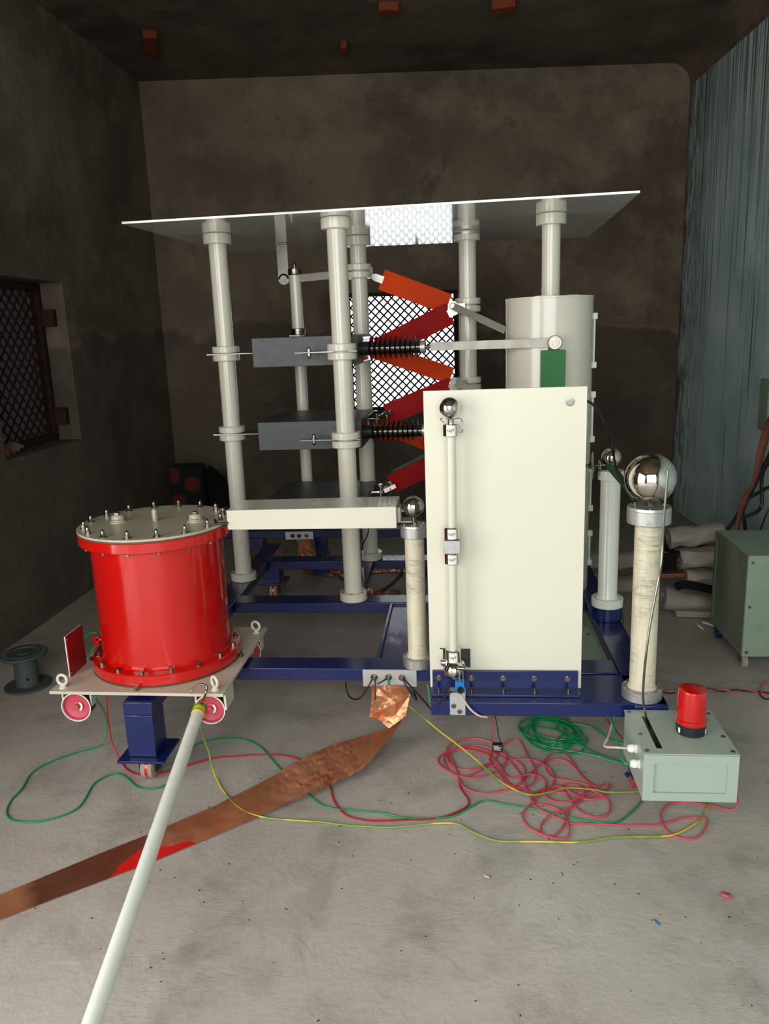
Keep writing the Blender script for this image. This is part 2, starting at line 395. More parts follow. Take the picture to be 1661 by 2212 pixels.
# ================================================================== ROOM
BL, BR = Vector((-2.33, 6.09, 0)), Vector((1.745, 6.53, 0)); H = 3.37
RD = Vector((.056, -1, 0)).normalized()
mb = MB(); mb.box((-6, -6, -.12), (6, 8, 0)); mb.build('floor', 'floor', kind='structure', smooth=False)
mb = MB(); mb.box((-2.8, -2.3, H), (2.8, 7.2, H + .15)); mb.build('ceiling', 'ceil', kind='structure', smooth=False)
bu = (BR - BL).normalized(); bn_ = Vector((bu.y, -bu.x, 0)) * -1   # outward normal
if bn_.y < 0: bn_ = -bn_
W0 = -.87; W1 = .005
def bpar(xw): return (xw - BL.x) / bu.x
wb0, wb1, wz0, wz1 = bpar(W0), bpar(W1), .885, 1.815
MB().slab(BL - bu * .4, bu, (0, 0, 1), bn_, (BR - BL).length + .8, H, .3, [(wb0 + .4, wz0, wb1 + .4, wz1)]).build('wall_back', 'plaster', kind='structure', smooth=False)
# left wall with window opening, ends at the doorway in front
LX = -2.315
MB().slab((LX, 1.3, 0), (0, 1, 0), (0, 0, 1), (-1, 0, 0), 4.85, H, .3, [(2.44, .935, 3.26, 1.86)]).build('wall_left', 'plaster_left', kind='structure', smooth=False)
MB().slab((LX, -1.9, 0), (0, 1, 0), (0, 0, 1), (-1, 0, 0), 3.2, H, .3, [(.25, 0., 3.2, 2.75)]).build('wall_left_entrance', 'plaster_left', kind='structure', smooth=False)
r0 = BR - RD * .3
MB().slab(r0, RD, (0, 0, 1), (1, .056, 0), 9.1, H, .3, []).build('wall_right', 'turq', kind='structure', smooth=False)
MB().slab((-2.6, -1.9, 0), (1, 0, 0), (0, 0, 1), (0, -1, 0), 5.2, H, .3, [(.8, 0., 4.1, 3.1)]).build('wall_front', 'plaster_left', kind='structure', smooth=False)
# rounded plaster fillets along the right-hand ceiling edge and corner
m = MB(); R_ = .16; prof = [Vector((R_, 0, 0))] + [Vector((R_ - R_ * sin(a), 0, R_ - R_ * cos(a))) for a in [pi / 2 * k / 6 for k in range(7)]]
a0 = BR + Vector((0, 0, H)); a1 = a0 + RD * 10
def filpts(o_, side, up): return [o_, o_ - side * 0 + Vector((0, 0, -R_))] + [o_ + side * (R_ - R_ * cos(t)) + Vector((0, 0, -(R_ - R_ * sin(t)))) for t in [pi / 2 * k / 8 for k in range(9)]] 
pts = filpts(a0, Vector((-1, -.056, 0)), 1)
m.prism(pts, RD * 8.4); m.build('trim_1', 'ceil', kind='structure')

# windows
def lattice(O, U_, V_, N_, L, Hh, du, dv, wd, th):
    m = MB(); O, U_, V_, N_ = map(Vector, (O, U_, V_, N_)); N_ = N_.normalized()
    sl = dv / du
    for sg in (1, -1):
        c = -Hh / sl * 1.0 - du; 
        k0 = int(-Hh / dv) - 2; k1 = int((L * sl + Hh) / dv) + 2
        for k in range(k0 - int(L / du) - 2, k1 + int(L / du) + 2):
            b = k * dv     # v = sg*sl*u + b
            pts = []
            for u in (0., L):
                v = sg * sl * u + b
                if 0 <= v <= Hh: pts.append((u, v))
            for v in (0., Hh):
                u = (v - b) / (sg * sl)
                if 0 < u < L: pts.append((u, v))
            if len(pts) < 2: continue
            a, bb = pts[0], max(pts, key=lambda q: (q[0] - pts[0][0]) ** 2 + (q[1] - pts[0][1]) ** 2)
            A = O + U_ * a[0] + V_ * a[1] + N_ * (th * .5 * sg); B = O + U_ * bb[0] + V_ * bb[1] + N_ * (th * .5 * sg)
            d = B - A
            if d.length < .02: continue
            s_ = d.normalized().cross(N_) * (wd / 2)
            m.obox((A + B) / 2, d / 2, s_, N_ * (th / 2))
    return m
def winframe(O, U_, V_, N_, L, Hh, fw, ft):
    O, U_, V_, N_ = map(Vector, (O, U_, V_, N_)); N_ = N_.normalized()
    return MB().slab(O, U_, V_, N_, L, Hh, ft, [(fw, fw, L - fw, Hh - fw)])
wt = bpy.data.objects.new('window_1', None); C.objects.link(wt); wt['kind'] = 'structure'; WL['window_1'] = BL + bu * wb0 + Vector((0, 0, wz0)); wt.location = WL['window_1']
O_ = BL + bu * wb0 + Vector((0, 0, wz0)) + bn_ * .08
L_ = wb1 - wb0; Hh = wz1 - wz0
winframe(O_, bu, (0, 0, 1), bn_, L_, Hh, .028, .04).build('window_frame', 'rust', wt, smooth=False)
lattice(O_ + bu * .028 + Vector((0, 0, .028)) + bn_ * .015, bu, Vector((0, 0, 1)), bn_, L_ - .056, Hh - .056, .066, .066, .0125, .004).build('window_lattice', 'rust', wt, smooth=False)
m = MB(); m.obox(O_ + bu * (L_ - .31) + Vector((0, 0, Hh - .06)) - bn_ * .01, bu * .012, Vector((0, 0, .03)), bn_ * .01); m.build('window_latch', 'rust', wt, smooth=False)

wt = bpy.data.objects.new('window_2', None); C.objects.link(wt); wt['kind'] = 'structure'; WL['window_2'] = Vector((LX - .14, 3.74, .935)); wt.location = WL['window_2']
O_ = Vector((LX - .14, 3.74, .935)); L_ = .82; Hh = .925
winframe(O_, (0, 1, 0), (0, 0, 1), (-1, 0, 0), L_, Hh, .04, .05).build('window_frame', 'rust', wt, smooth=False)
lattice(O_ + Vector((-.02, .04, .04)), Vector((0, 1, 0)), Vector((0, 0, 1)), Vector((-1, 0, 0)), L_ - .08, Hh - .08, .078, .078, .011, .005).build('window_lattice', 'rust', wt, smooth=False)
MB().box((LX - .24, 3.76, .93), (LX - .22, 4.55, 1.85)).build('window_shutter', 'shutter', wt, smooth=False)
for z in (1.08, 1.66): MB().box((LX - .135, 4.52, z - .05), (LX - .06, 4.56, z + .05)).build('window_hinge', 'rust', wt, smooth=False)

# bricks left in the ceiling
for i, (p, sx, sy, a, lb) in enumerate((((-1.923, 5.33), .085, .17, .35, 'orange brick end stuck in the ceiling above the left of the room'), ((-.726, 5.66), .04, .07, .1, 'small dark brick stub in the ceiling seam above the white top plate'), ((-.383, 5.08), .12, .05, .2, 'orange brick piece at the top of the picture, left of its neighbour'), ((.296, 5.17), .14, .045, -.12, 'orange brick piece at the top of the picture, furthest right'))):
    m = MB(); m.box((p[0] - sx / 2, p[1] - sy, H - .045), (p[0] + sx / 2, p[1] + sy, H + .01), rot=a); m.build('ceiling_brick', 'brick', label=lb, cat='brick', group='bricks showing in the ceiling', origin=(p[0], p[1], H), bevel=.004)

# ================================================================== CHASSIS
zT = .31; zB = .262
ch = thing('steel_chassis', 'navy blue painted steel chassis of channel beams standing on casters', 'chassis', (-.25, 3.35, 0))
def beam(a, b): return box('beam', 'navy', a, b, ch, bevel=.003)
beam((-1.155, 2.33, zB), (-1.052, 4.36, zT))                 # left longitudinal
beam((-1.05, 2.612, zB), (.34, 2.712, zT))                   # front cross beam
beam((-1.05, 3.322, zB), (.543, 3.428, zT))                  # middle cross beam
beam((-1.05, 3.985, zB), (.543, 4.09, zT))                   # rear cross beam
beam((-.57, 3.43, zB), (-.47, 3.984, zT))
m = MB(); m.box((-.325, 2.714, zB), (-.20, 3.32, zT - .012)); m.box((-.325, 2.714, zT - .014), (-.311, 3.32, zT)); m.box((-.214, 2.714, zT - .014), (-.20, 3.32, zT)); m.build('beam', 'navy', ch, bevel=.002)
beam((.545, 2.34, zB), (.65, 4.36, zT))
beam((-.107, 2.355, zB), (.652, 2.57, zT))                    # front platform
beam((.342, 2.585, zB), (.543, 2.698, zT))
beam((.30, 2.714, zB - .03), (.34, 3.32, zT - .03))
box('beam', 'navy', (-.107, 2.57, zB), (.3, 2.61, zT), ch)
# legs
def leg(x, y):
    lg = MB().box((x - .05, y - .05, .105), (x + .05, y + .05, zB)).build('leg', 'navy', ch, bevel=.003, origin=(x, y, .1))
    box('foot_plate', 'navy', (x - .08, y - .08, .096), (x + .085, y + .08, .105), lg, bevel=.001)
    m = MB(); m.cyl((x, y, .083), (x, y, .096), .034, 24)
    for sx in (-.029, .029): m.box((x + sx - .002, y - .022, .03), (x + sx + .002, y + .022, .086))
    m.cyl((x - .04, y, .042), (x + .04, y, .042), .005, 12); m.build('caster_fork', 'blackp', lg)
    m = MB(); m.lathe((x - .023, y, .0425), (1, 0, 0), [(.035, 0), (.042, .004), (.042, .017), (.040, .019)], 32); m.lathe((x + .004, y, .0425), (1, 0, 0), [(.040, 0), (.042, .002), (.042, .015), (.035, .019)], 32); wh = m.build('caster_wheel', 'casterw', lg)
    MB().lathe((x - .005, y, .0425), (1, 0, 0), [(.0405, 0), (.0405, .010)], 32).build('wheel_stripe', 'red', wh)
    return lg
leg(-1.105, 2.38); leg(-1.105, 4.29); leg(.6, 4.29)
# front right leg with red wheel turned sideways
lg = MB().box((.55, 2.36, .105), (.65, 2.46, zB)).build('leg', 'navy', ch, bevel=.003, origin=(.6, 2.41, .1))
m = MB(); m.lathe((.546, 2.38, .041), (1, 0, 0), [(.026, .004), (.04, .004), (.041, .008), (.041, .03), (.026, .03)], 36); m.build('caster_wheel', 'red', lg)
m = MB(); m.cyl((.53, 2.38, .041), (.59, 2.38, .041), .005, 12); m.lathe((.536, 2.38, .041), (1, 0, 0), [(.01, 0), (.01, .006)], 6); m.box((.548, 2.35, .04), (.552, 2.42, .1)); m.box((.548, 2.34, .095), (.62, 2.45, .105)); m.build('caster_fork', 'navy', lg)
# angle bracket holding the panel, with bolts
ag = MB(); ag.box((-.104, 2.442, zT), (.381, 2.452, .381)); ag.box((-.107, 2.392, zT), (.384, 2.452, zT + .01))
ag = ag.build('angle_bracket', 'navy', ch, bevel=.002)
bx = [Y(948, 1465, 2.44).x, Y(1018, 1467, 2.44).x, Y(1087, 1468, 2.44).x, Y(1154, 1471, 2.44).x, Y(1226, 1470, 2.44).x]
for x in bx:
    m = MB(); screw(m, (x, 2.442, .355), (0, -1, 0), .0068, .009); m.build('bolt', 'zinc', ag)
    m = MB(); screw(m, (x, 2.414, zT + .01), (0, 0, 1), .0062, .013); m.build('bolt', 'zinc', ag)
# earthing plate on the front beam
gp = MB().box((-.365, 2.604, .243), (-.168, 2.611, .308)).build('earthing_plate', 'alub', ch, bevel=.001)
GB = [Y(808, 1464, 2.6), Y(839, 1464, 2.6), Y(868, 1465, 2.6)]
for g in GB:
    m = MB(); hexbolt(m, (g.x, 2.604, g.z), (0, -1, 0), .0085, .007); m.cyl((g.x, 2.6, g.z), (g.x, 2.582, g.z), .004, 12); m.build('bolt', 'zinc', gp)
# green cover plate inside the frame
m = MB(); m.box((.32, 2.72, .281), (.522, 3.09, .287)); cp = m.build('cover_plate', 'cab', ch, bevel=.001)
for p in ((.505, 2.735), (.505, 3.0)):
    m = MB(); screw(m, (p[0], p[1], .287), (0, 0, 1), .005, .004); m.build('screw', 'zinc', cp)

# ================================================================== SUPPORT COLUMNS
def column(name, label, x, y, z0, z1, r, joints, group='white columns carrying the top plate', base=True, top=True, rf=.0635, mat='cream'):
    t = thing(name, label, 'column', (x, y, z0), group)
    MB().cyl((x, y, z0), (x, y, z1), r, 48).build('tube', mat, t)
    fl = []
    if base: fl.append((z0, z0 + .04, 'base_flange'))
    if top: fl.append((z1 - .046, z1, 'top_flange'))
    for j in joints: fl += [(j + .003, j + .034, 'collar'), (j - .034, j - .003, 'collar')]
    for a, b, n_ in fl:
        o = MB().cyl((x, y, a), (x, y, b), rf, 48, ch=.003).build(n_, mat, t)
        if n_ == 'base_flange':
            m = MB()
            for k in range(6):
                an = pi / 6 + k * pi / 3; m.cyl((x + cos(an) * rf * .83, y + sin(an) * rf * .83, b - .001), (x + cos(an) * rf * .83, y + sin(an) * rf * .83, b + .0012), .0045, 12)
            m.build('flange_screws', 'blackp', o)
    return t
G_ = 'white columns carrying the top plate'
cA = column('support_column', 'leftmost white insulating column on the left blue beam, behind the red drum', -1.10, 3.68, zT, 1.972, .041, [1.433, 1.055])
cB = column('support_column', 'nearest white insulating column, standing on the middle blue cross beam', -.498, 3.372, zT, 1.972, .041, [1.43, 1.051])
cCc = column('support_column', 'white column behind the nearest one, with the orange strip clamped near its top', -.49, 4.03, zT, 1.972, .041, [1.806])
cD = column('support_column', 'white column right of the window, partly hidden by the upright panel', .05, 4.04, zT, 1.972, .043, [1.622, 1.234])
MB().cyl((.05, 4.04, 1.955), (.05, 4.04, 1.966), .0655, 40).build('clamp_band', 'cast', cD)
# steel clamp strips
def strip(nm, mat, a, b, wdt, th, parent, up=(0, 0, 1)):
    a, b = Vector(a), Vector(b); d = b - a; s_ = d.normalized().cross(Vector(up)).normalized() * wdt / 2; n_ = s_.cross(d).normalized() * th / 2
    return MB().obox((a + b) / 2, d / 2, s_, n_).build(nm, mat, parent, bevel=.0008)

# top plate
tp = [Z(265, 487, 1.972), Z(1378, 415, 1.972), Z(1270, 513, 1.972), Z(489, 546, 1.972)]
tp = [Vector((-1.36, 3.24, 1.973)), Vector((.68, 3.15, 1.973)), Vector((.718, 4.57, 1.973)), Vector((-1.29, 4.46, 1.973))]
tpl = thing('top_plate', 'large thin white rectangular plate lying on top of the columns', 'plate', tp[0])
MB().prism(tp, (0, 0, .009)).build('plate', 'plate_under', tpl, bevel=.001, smooth=False)
hp = Z(608, 526, 1.973)
# hanging bracket and bar
ha = thing('bracket_arm', 'aluminium arm hanging from the top plate with a bar running right to the column', 'bracket', (hp.x, hp.y, 1.972))
hx, hy = hp.x, hp.y
m = MB(); m.box((hx - .028, hy - .002, 1.795), (hx + .028, hy + .003, 1.972)); m.cyl((hx, hy + .003, 1.795), (hx, hy - .002, 1.795), .028, 32); m.box((hx - .028, hy - .03, 1.967), (hx + .028, hy + .003, 1.972)); m.build('hanger', 'alu', ha)
m = MB(); hexbolt(m, (hx, hy - .002, 1.795), (0, -1, 0), .013, .008); m.build('bolt', 'alu', ha)
e0 = Vector((hx + .01, hy + .01, 1.792)); e1 = Vector((-.42, 4.02, 1.806))
m = MB(); d = e1 - e0; m.obox((e0 + e1) / 2, d / 2, Vector((0, 0, .019)), d.normalized().cross(Vector((0, 0, 1))) * .002); m.build('bar', 'alu', ha, bevel=.0006)

# resistor column behind the capacitors
fx, fy = -.845, 4.17
fc = thing('resistor_column', 'slim grey-white column behind the black boxes with metal end caps', 'column', (fx, fy, .6))
MB().cyl((fx, fy, .6), (fx, fy, 1.82), .031, 40).build('tube', 'cream', fc)
for z in (1.822,):
    MB().lathe((fx, fy, 1.812), (0, 0, 1), [(.034, 0), (.036, .004), (.036, .012), (.034, .013), (.036, .014), (.036, .03), (.032, .034)], 40).build('end_cap', 'steel', fc)
m = MB(); m.lathe((fx, fy, 1.846), (0, 0, 1), [(.006, 0), (.006, .012), (.011, .014), (.011, .022), (.007, .03), (.003, .032)], 16); m.build('terminal', 'zinc', fc)
MB().lathe((fx, fy, 1.508), (0, 0, 1), [(.034, 0), (.037, .003), (.037, .014), (.034, .015), (.037, .016), (.037, .03), (.034, .033)], 40).build('collar', 'steel', fc)
box('mounting_strap', 'steel', (fx - .02, 4.03, 1.50), (fx + .02, fy, 1.508), fc, bevel=.0005)
box('mounting_strap', 'steel', (fx - .02, 4.03, 1.0), (fx + .02, fy - .03, 1.008), fc, bevel=.0005)

# ================================================================== CAPACITORS
capl = ['top dark grey capacitor box clamped between the white columns', 'middle dark grey capacitor box clamped between the white columns', 'lowest dark grey capacitor box, mostly hidden behind the long white box']
for i, zt in enumerate((1.499, 1.121, .743)):
    c = thing('capacitor_box', capl[i], 'capacitor', (-.69, 3.76, zt - .13), 'dark grey capacitor boxes')
    box('case', 'slate', (-.925, 3.50, zt - .13), (-.445, 4.03, zt), c, bevel=.002)
    zm = zt - .068
    # mounting straps to columns A, B and C
    s1 = box('mounting_strap', 'steel', (-1.18, 3.63, zm - .0025), (-.92, 3.73, zm + .0025), c, bevel=.0005)
    s2 = box('mounting_strap', 'steel', (-.70, 3.345, zm - .0025), (-.43, 3.40, zm + .0025), c, bevel=.0005)
    m = MB(); m.box((-.64, 3.40, zm - .0025), (-.56, 3.50, zm + .0025)); hexbolt(m, (-.642, 3.375, zm + .003), (0, 0, 1), .009, .008, .012); hexbolt(m, (-.642, 3.375, zm - .003), (0, 0, -1), .009, .008, .014); m.build('strap_bolt', 'zinc', c)
    box('end_plate', 'porcelain', (-.445, 3.66, zt - .125), (-.441, 4.0, zt - .01), c, bevel=.001)

# bushing insulators with aluminium bar
def bushing(label, a, b, nshed, rs, rc, name='bushing_insulator'):
    a, b = Vector(a), Vector(b); d = b - a; L = d.length
    t = thing(name, label, 'insulator', a, 'ribbed black insulators on the capacitor boxes')
    MB().cyl(a - d.normalized() * 0, a + d * .15, .031, 32, ch=.002).build('base_cap', 'blackp', t)
    pr = [(rc, .10 * L)]; x0 = .14 * L; st = (.9 * L - x0) / nshed
    for k in range(nshed):
        q = x0 + k * st
        pr += [(rc, q), (rc * 1.04, q + st * .30), (rs * .66, q + st * .40), (rs * .97, q + st * .49), (rs, q + st * .52), (rs * .97, q + st * .55), (rs * .64, q + st * .60), (rc * 1.04, q + st * .66), (rc, q + st * .97)]
    pr.append((rc, .93 * L))
    MB().lathe(a, d, pr, 48).build('sheds', 'porcelain', t)
    MB().lathe(a + d * .93, d, [(rc, 0), (rc * 1.02, .003), (rc * 1.02, L * .07), (rc * .6, L * .071)], 40).build('end_cap', 'cast', t)
    return t, b
t1, e = bushing('upper ribbed black insulator, in front of the window', (-.443, 3.565, 1.436), Y(919, 749, 3.53), 10, .0545, .0275)
m = MB(); dd = (e - Vector((-.443, 3.565, 1.436))).normalized(); m.cyl(e, e + dd * .03, .008, 16); m.lathe(e + dd * .008, dd, [(.014, 0), (.014, .009)], 6); m.build('terminal', 'zinc', t1)
t2, e2 = bushing('lower ribbed black insulator, running behind the white panel', (-.443, 3.565, 1.058), Vector((e.x, e.y, 1.062)), 10, .0545, .0275)
ba = e + Vector((.022, -.008, 0)); bb = Y(1198, 740, 3.36)
lb = thing('connecting_bar', 'flat aluminium bar from the upper insulator across the big white cylinder', 'bar', ba)
d = bb - ba; m = MB(); m.obox((ba + bb) / 2, d / 2, d.normalized().cross(Vector((0, 1, 0))).normalized() * .0185, Vector((0, 1, 0)) * .0025); m.build('bar', 'alu', lb, bevel=.0006)
m = MB(); m.cyl(bb + Vector((0, .006, 0)), bb - Vector((0, .012, 0)), .029, 40, ch=.002); m.build('ring', 'steel', lb)
m = MB(); screw(m, bb - Vector((0, .012, 0)), (0, -1, 0), .013, .012); m.build('bolt', 'zinc', lb)
gb = thing('green_board', 'bright green rectangular board hanging in front of the white cylinder', 'board', Y(1196, 760, 3.375))
a = Y(1168, 757, 3.375); b = Y(1222, 757, 3.375)
MB().box((a.x, 3.373, 1.1), (b.x, 3.379, a.z)).box(((a.x + b.x) / 2 - .022, 3.373, a.z), ((a.x + b.x) / 2 + .022, 3.379, a.z + .012)).build('board', 'green', gb, bevel=.0005)

# ================================================================== ZIGZAG RESISTORS
RG = 'orange and red resistor boards zigzagging between the columns'
def plank(label, mat, p, q, w_=.078, th=.012, yoff=0., clamp=True, cat='resistor', ext=0.):
    p, q = Vector(p), Vector(q); d = (q - p).normalized(); up = d.cross(Vector((0, 1, 0))).normalized() * (w_ / 2)
    t = thing('resistor_board', label, cat, p, RG)
    o = MB().obox((p + q) / 2, (q - p) / 2 + d * ext, up, Vector((0, th / 2, 0))).build('board', mat, t, bevel=.001)
    if clamp:
        for e_, sg in ((p, -1),):
            m = MB(); m.obox(e_ + d * sg * .012, d * .022, up * .35, Vector((0, .009, 0))); m.cyl(e_ + d * sg * .035 - Vector((0, .014, 0)), e_ + d * sg * .035 + Vector((0, .014, 0)), .016, 24)
            hexbolt(m, e_ + d * sg * .035 - Vector((0, .014, 0)), (0, -1, 0), .007, .006); m.build('end_clamp', 'steel', t)
    return t
def yp(x, y, yy): return Y(x, y, yy)
plank('topmost orange resistor board, sloping down from the rear column', 'orange', yp(824, 604, 3.98), yp(968, 657, 3.98), .1)
plank('upper red resistor board, crossing the window behind the upper insulator', 'crimson', yp(972, 677, 3.962), yp(822, 752, 3.962), .108, clamp=True)
plank('orange resistor board just below the upper insulator', 'orange', yp(812, 757, 3.98), yp(975, 812, 3.98), .085)
plank('red resistor board reaching from the window foot to behind the panel', 'crimson', yp(975, 838, 3.962), yp(836, 896, 3.962), .108)
plank('orange resistor board mostly hidden by the lower insulator and the panel', 'orange', yp(815, 912, 3.98), yp(985, 980, 3.98), .085, clamp=False)
plank('lowest red resistor board, sloping down to the lowest capacitor box', 'crimson', yp(843, 1046, 3.962), yp(980, 984, 3.962), .1)
plank('dark green strip lying along the upper edge of the lowest red board', 'dkgreen', yp(846, 1021, 3.985), yp(975, 957, 3.985), .02, clamp=False)
# junction hardware: clear ring clamps at the capacitors
for (x, y, lb) in ((812, 905, 'shiny metal terminal clamp at the end of the middle capacitor box'), (822, 1063, 'shiny metal terminal clamp at the end of the lowest capacitor box')):
    p = yp(x, y, 3.93); t = thing('terminal_clamp', lb, 'clamp', p, 'metal clamps at the capacitor ends')
    m = MB(); m.torus(p + Vector((.03, 0, .01)), (0.3, 1, 0), .026, .006, 28, 10); m.cyl(p - Vector((.0, .0, .03)), p + Vector((0, 0, .035)), .006, 12); m.build('ring', 'chrome', t)
    m = MB(); m.lathe(p + Vector((0, 0, .03)), (0, 0, 1), [(.012, 0), (.012, .012)], 6); m.obox(p + Vector((.05, 0, .02)), (.03, 0, .014), (-.004, 0, .01), (0, .012, 0)); m.obox(p - Vector((.02, 0, .0)), (.03, 0, 0), (0, .012, 0), (0, 0, .002)); m.build('lug', 'chrome', t)
# short aluminium link arms on the column right of the window
def link(label, p, q, wd=.034):
    p, q = Vector(p), Vector(q); d = q - p; t = thing('link_arm', label, 'bracket', p, 'aluminium link arms on the right column')
    up = d.cross(Vector((0, 1, 0))).normalized() * (wd / 2)
    m = MB(); m.obox((p + q) / 2, d / 2, up, Vector((0, .0025, 0))); m.cyl(p - Vector((0, .003, 0)), p + Vector((0, .003, 0)), wd / 2, 28); m.build('arm', 'alu', t, bevel=.0004)
    m = MB(); m.cyl(p + Vector((0, .004, 0)), p + Vector((0, .03, 0)), .024, 28); m.obox(p + Vector((.03, .035, 0)), (.03, 0, 0), (0, .003, 0), (0, 0, .012)); m.build('pivot', 'steel', t)
    m = MB(); hexbolt(m, p - Vector((0, .004, 0)), (0, -1, 0), .008, .007); m.build('bolt', 'zinc', t)
link('aluminium link arm from the right column down to the white cylinder', yp(978, 661, 3.93), yp(1092, 714, 3.72))
link('lower aluminium link arm, disappearing behind the upright panel', yp(982, 826, 3.93), yp(1060, 862, 3.8))

# ================================================================== BIG CYLINDER
cx_, cy_, cr = .4, 3.582, .189
cy = thing('insulating_cylinder', 'large cream vertical cylinder standing behind the white panel', 'cylinder', (cx_, cy_, zT), None)
MB().cyl((cx_, cy_, zT), (cx_, cy_, 1.62), cr, 96).build('shell', 'cream', cy)
m = MB(); m.lathe((cx_, cy_, 1.618), (0, 0, 1), [(cr, 0), (cr + .002, .001), (cr + .002, .008), (cr - .002, .009)], 96); m.box((.33, 3.48, 1.625), (.38, 3.5, 1.632)); m.box((.47, 3.52, 1.625), (.52, 3.54, 1.632)); m.build('lid', 'cream', cy)
zs = [(1.54, 1.33), (1.2, 1.0), (.86, .68), (.56, .42)]
an = radians(-4); ex, ey = cx_ + cos(an) * (cr + .006), cy_ + sin(an) * (cr + .006)
for a, b in zs:
    m = MB(); m.cyl((ex, ey, b), (ex, ey, a), .005, 10); o = m.build('handle_rod', 'white', cy)
    for z in (a, b):
        m = MB(); m.obox((ex, ey, z), (.012, 0, 0), (0, .012, 0), (0, 0, .014)); m.build('rod_clip', 'white', o, bevel=.003)
column('short_support_column', 'short white tube between the big cylinder and the top plate', .405, 3.58, 1.629, 1.972, .0395, [], base=False, group=None)

# ================================================================== PANEL
pn = thing('upright_panel', 'tall white rectangular panel bolted to the front of the blue platform', 'panel', (.139, 2.46, zT))
x0, x1, z0, z1 = -.112, .392, .315, 1.319
MB().slab((x0, 2.463, z0), (1, 0, 0), (0, 0, 1), (0, -1, 0), x1 - x0, z1 - z0, .009, [(.045, .072, .137, .141)]).build('board', 'panel', pn, smooth=False)
m = MB(); p = Y(1231, 868, 2.452); screw(m, p, (0, -1, 0), .009, .006); m.build('bolt', 'steel', pn)
p = Y(955, 1402, 2.45); MB().tube([(p.x - .008, 2.45, p.z + .002), (p.x + .01, 2.448, p.z)], .002, 6, 1).build('bolt', 'steel', pn)

# electrode rod in front of the panel
rx, ry = -.027, 2.405
er = thing('electrode_rod', 'slim white rod with chrome fittings and a ball on top, before the panel', 'electrode', (rx, ry, .42))
pt = Y(971, 881, ry); pm_ = Y(977, 1178, ry); pb = Y(981, 1447, ry - .01)
MB().sphere((pt.x, ry, pt.z), .0325, 48).build('ball', 'chrome', er)
top = Y(974, 940, ry); bot = Y(979, 1410, ry)
def rodat(z): 
    t = (z - bot.z) / (top.z - bot.z); return Vector((bot.x + (top.x - bot.x) * t, ry, z))
MB().cyl(rodat(pm_.z + .02), rodat(top.z), .0155, 32).build('rod', 'cream', er)
MB().cyl(rodat(bot.z), rodat(pm_.z - .02), .0155, 32).build('rod', 'cream', er)
def clampring(za, zb, lab=True):
    o = MB().lathe(rodat(za), (0, 0, 1), [(.0235, 0), (.0255, .002), (.0255, zb - za - .002), (.0235, zb - za)], 40).build('collar', 'chrome', er)
    m = MB(); c_ = rodat((za + zb) / 2); h = (zb - za) * .4
    for k in range(8):
        a0_, a1_ = -pi / 2 - .55 + k * .1375, -pi / 2 - .55 + (k + 1) * .1375
        r_ = .0262; m.face([(c_.x + r_ * cos(a0_), c_.y + r_ * sin(a0_), c_.z - h), (c_.x + r_ * cos(a1_), c_.y + r_ * sin(a1_), c_.z - h), (c_.x + r_ * cos(a1_), c_.y + r_ * sin(a1_), c_.z + h), (c_.x + r_ * cos(a0_), c_.y + r_ * sin(a0_), c_.z + h)])
    m.build('sticker', 'paper', o)
    r_ = .0268; pts = []
    for k, (du, dv) in enumerate(((-.012, .004), (-.007, -.003), (-.003, .004), (0, -.005), (.004, .005), (.009, .003), (.006, -.002))):
        a_ = -pi / 2 + du / r_; pts.append((c_.x + r_ * cos(a_), c_.y + r_ * sin(a_), c_.z + dv))
    MB().tube(pts, .0007, 5, 5).build('handwriting', 'ink', o)
zt_ = Y(975, 942, ry).z
clampring(zt_, Y(975, 915, ry).z); clampring(Y(977, 1163, ry).z, Y(977, 1138, ry).z); clampring(Y(978, 1217, ry).z, Y(978, 1193, ry).z); clampring(Y(979, 1428, ry).z, Y(979, 1402, ry).z)
za, zb = Y(978, 1192, ry).z, Y(978, 1164, ry).z; c_ = rodat((za + zb) / 2)
box('joint_block', 'cast', (c_.x - .0255, ry - .0255, za), (c_.x + .0255, ry + .026, zb), er, bevel=.0015)
m = MB(); zz = Y(974, 908, ry).z; m.cyl((pt.x, ry, pt.z - .03), (top.x, ry, top.z + .02), .006, 16); m.lathe((top.x, ry, zz - .012), (0, 0, 1), [(.009, 0), (.009, .016)], 6); m.build('neck', 'steel', er)
m = MB(); m.tube([(top.x - .02, ry - .008, zz - .006), (top.x - .032, ry - .01, zz + .006), (top.x - .02, ry - .02, zz + .009), (top.x + .0, ry - .024, zz + .005), (top.x + .022, ry - .016, zz + .008), (top.x + .034, ry, zz + .001), (top.x + .036, ry - .002, zz - .03), (top.x + .03, ry - .01, zz - .038)], .0013, 6, 6); m.build('wire_loop', 'steel', er)
MB().sphere((pb.x, ry - .01, pb.z), .034, 40).build('ball', 'chrome', er)
m = MB(); q = Y(975, 1434, ry - .01)
m.cyl((q.x - .035, ry + .002, q.z), (q.x + .03, ry + .002, q.z), .011, 24, ch=.002); m.tube([(q.x + .012, ry, q.z + .006), (q.x + .035, ry + .01, q.z - .002), (q.x + .042, ry, q.z - .02)], .006, 10, 5); m.build('holder', 'chrome', er)

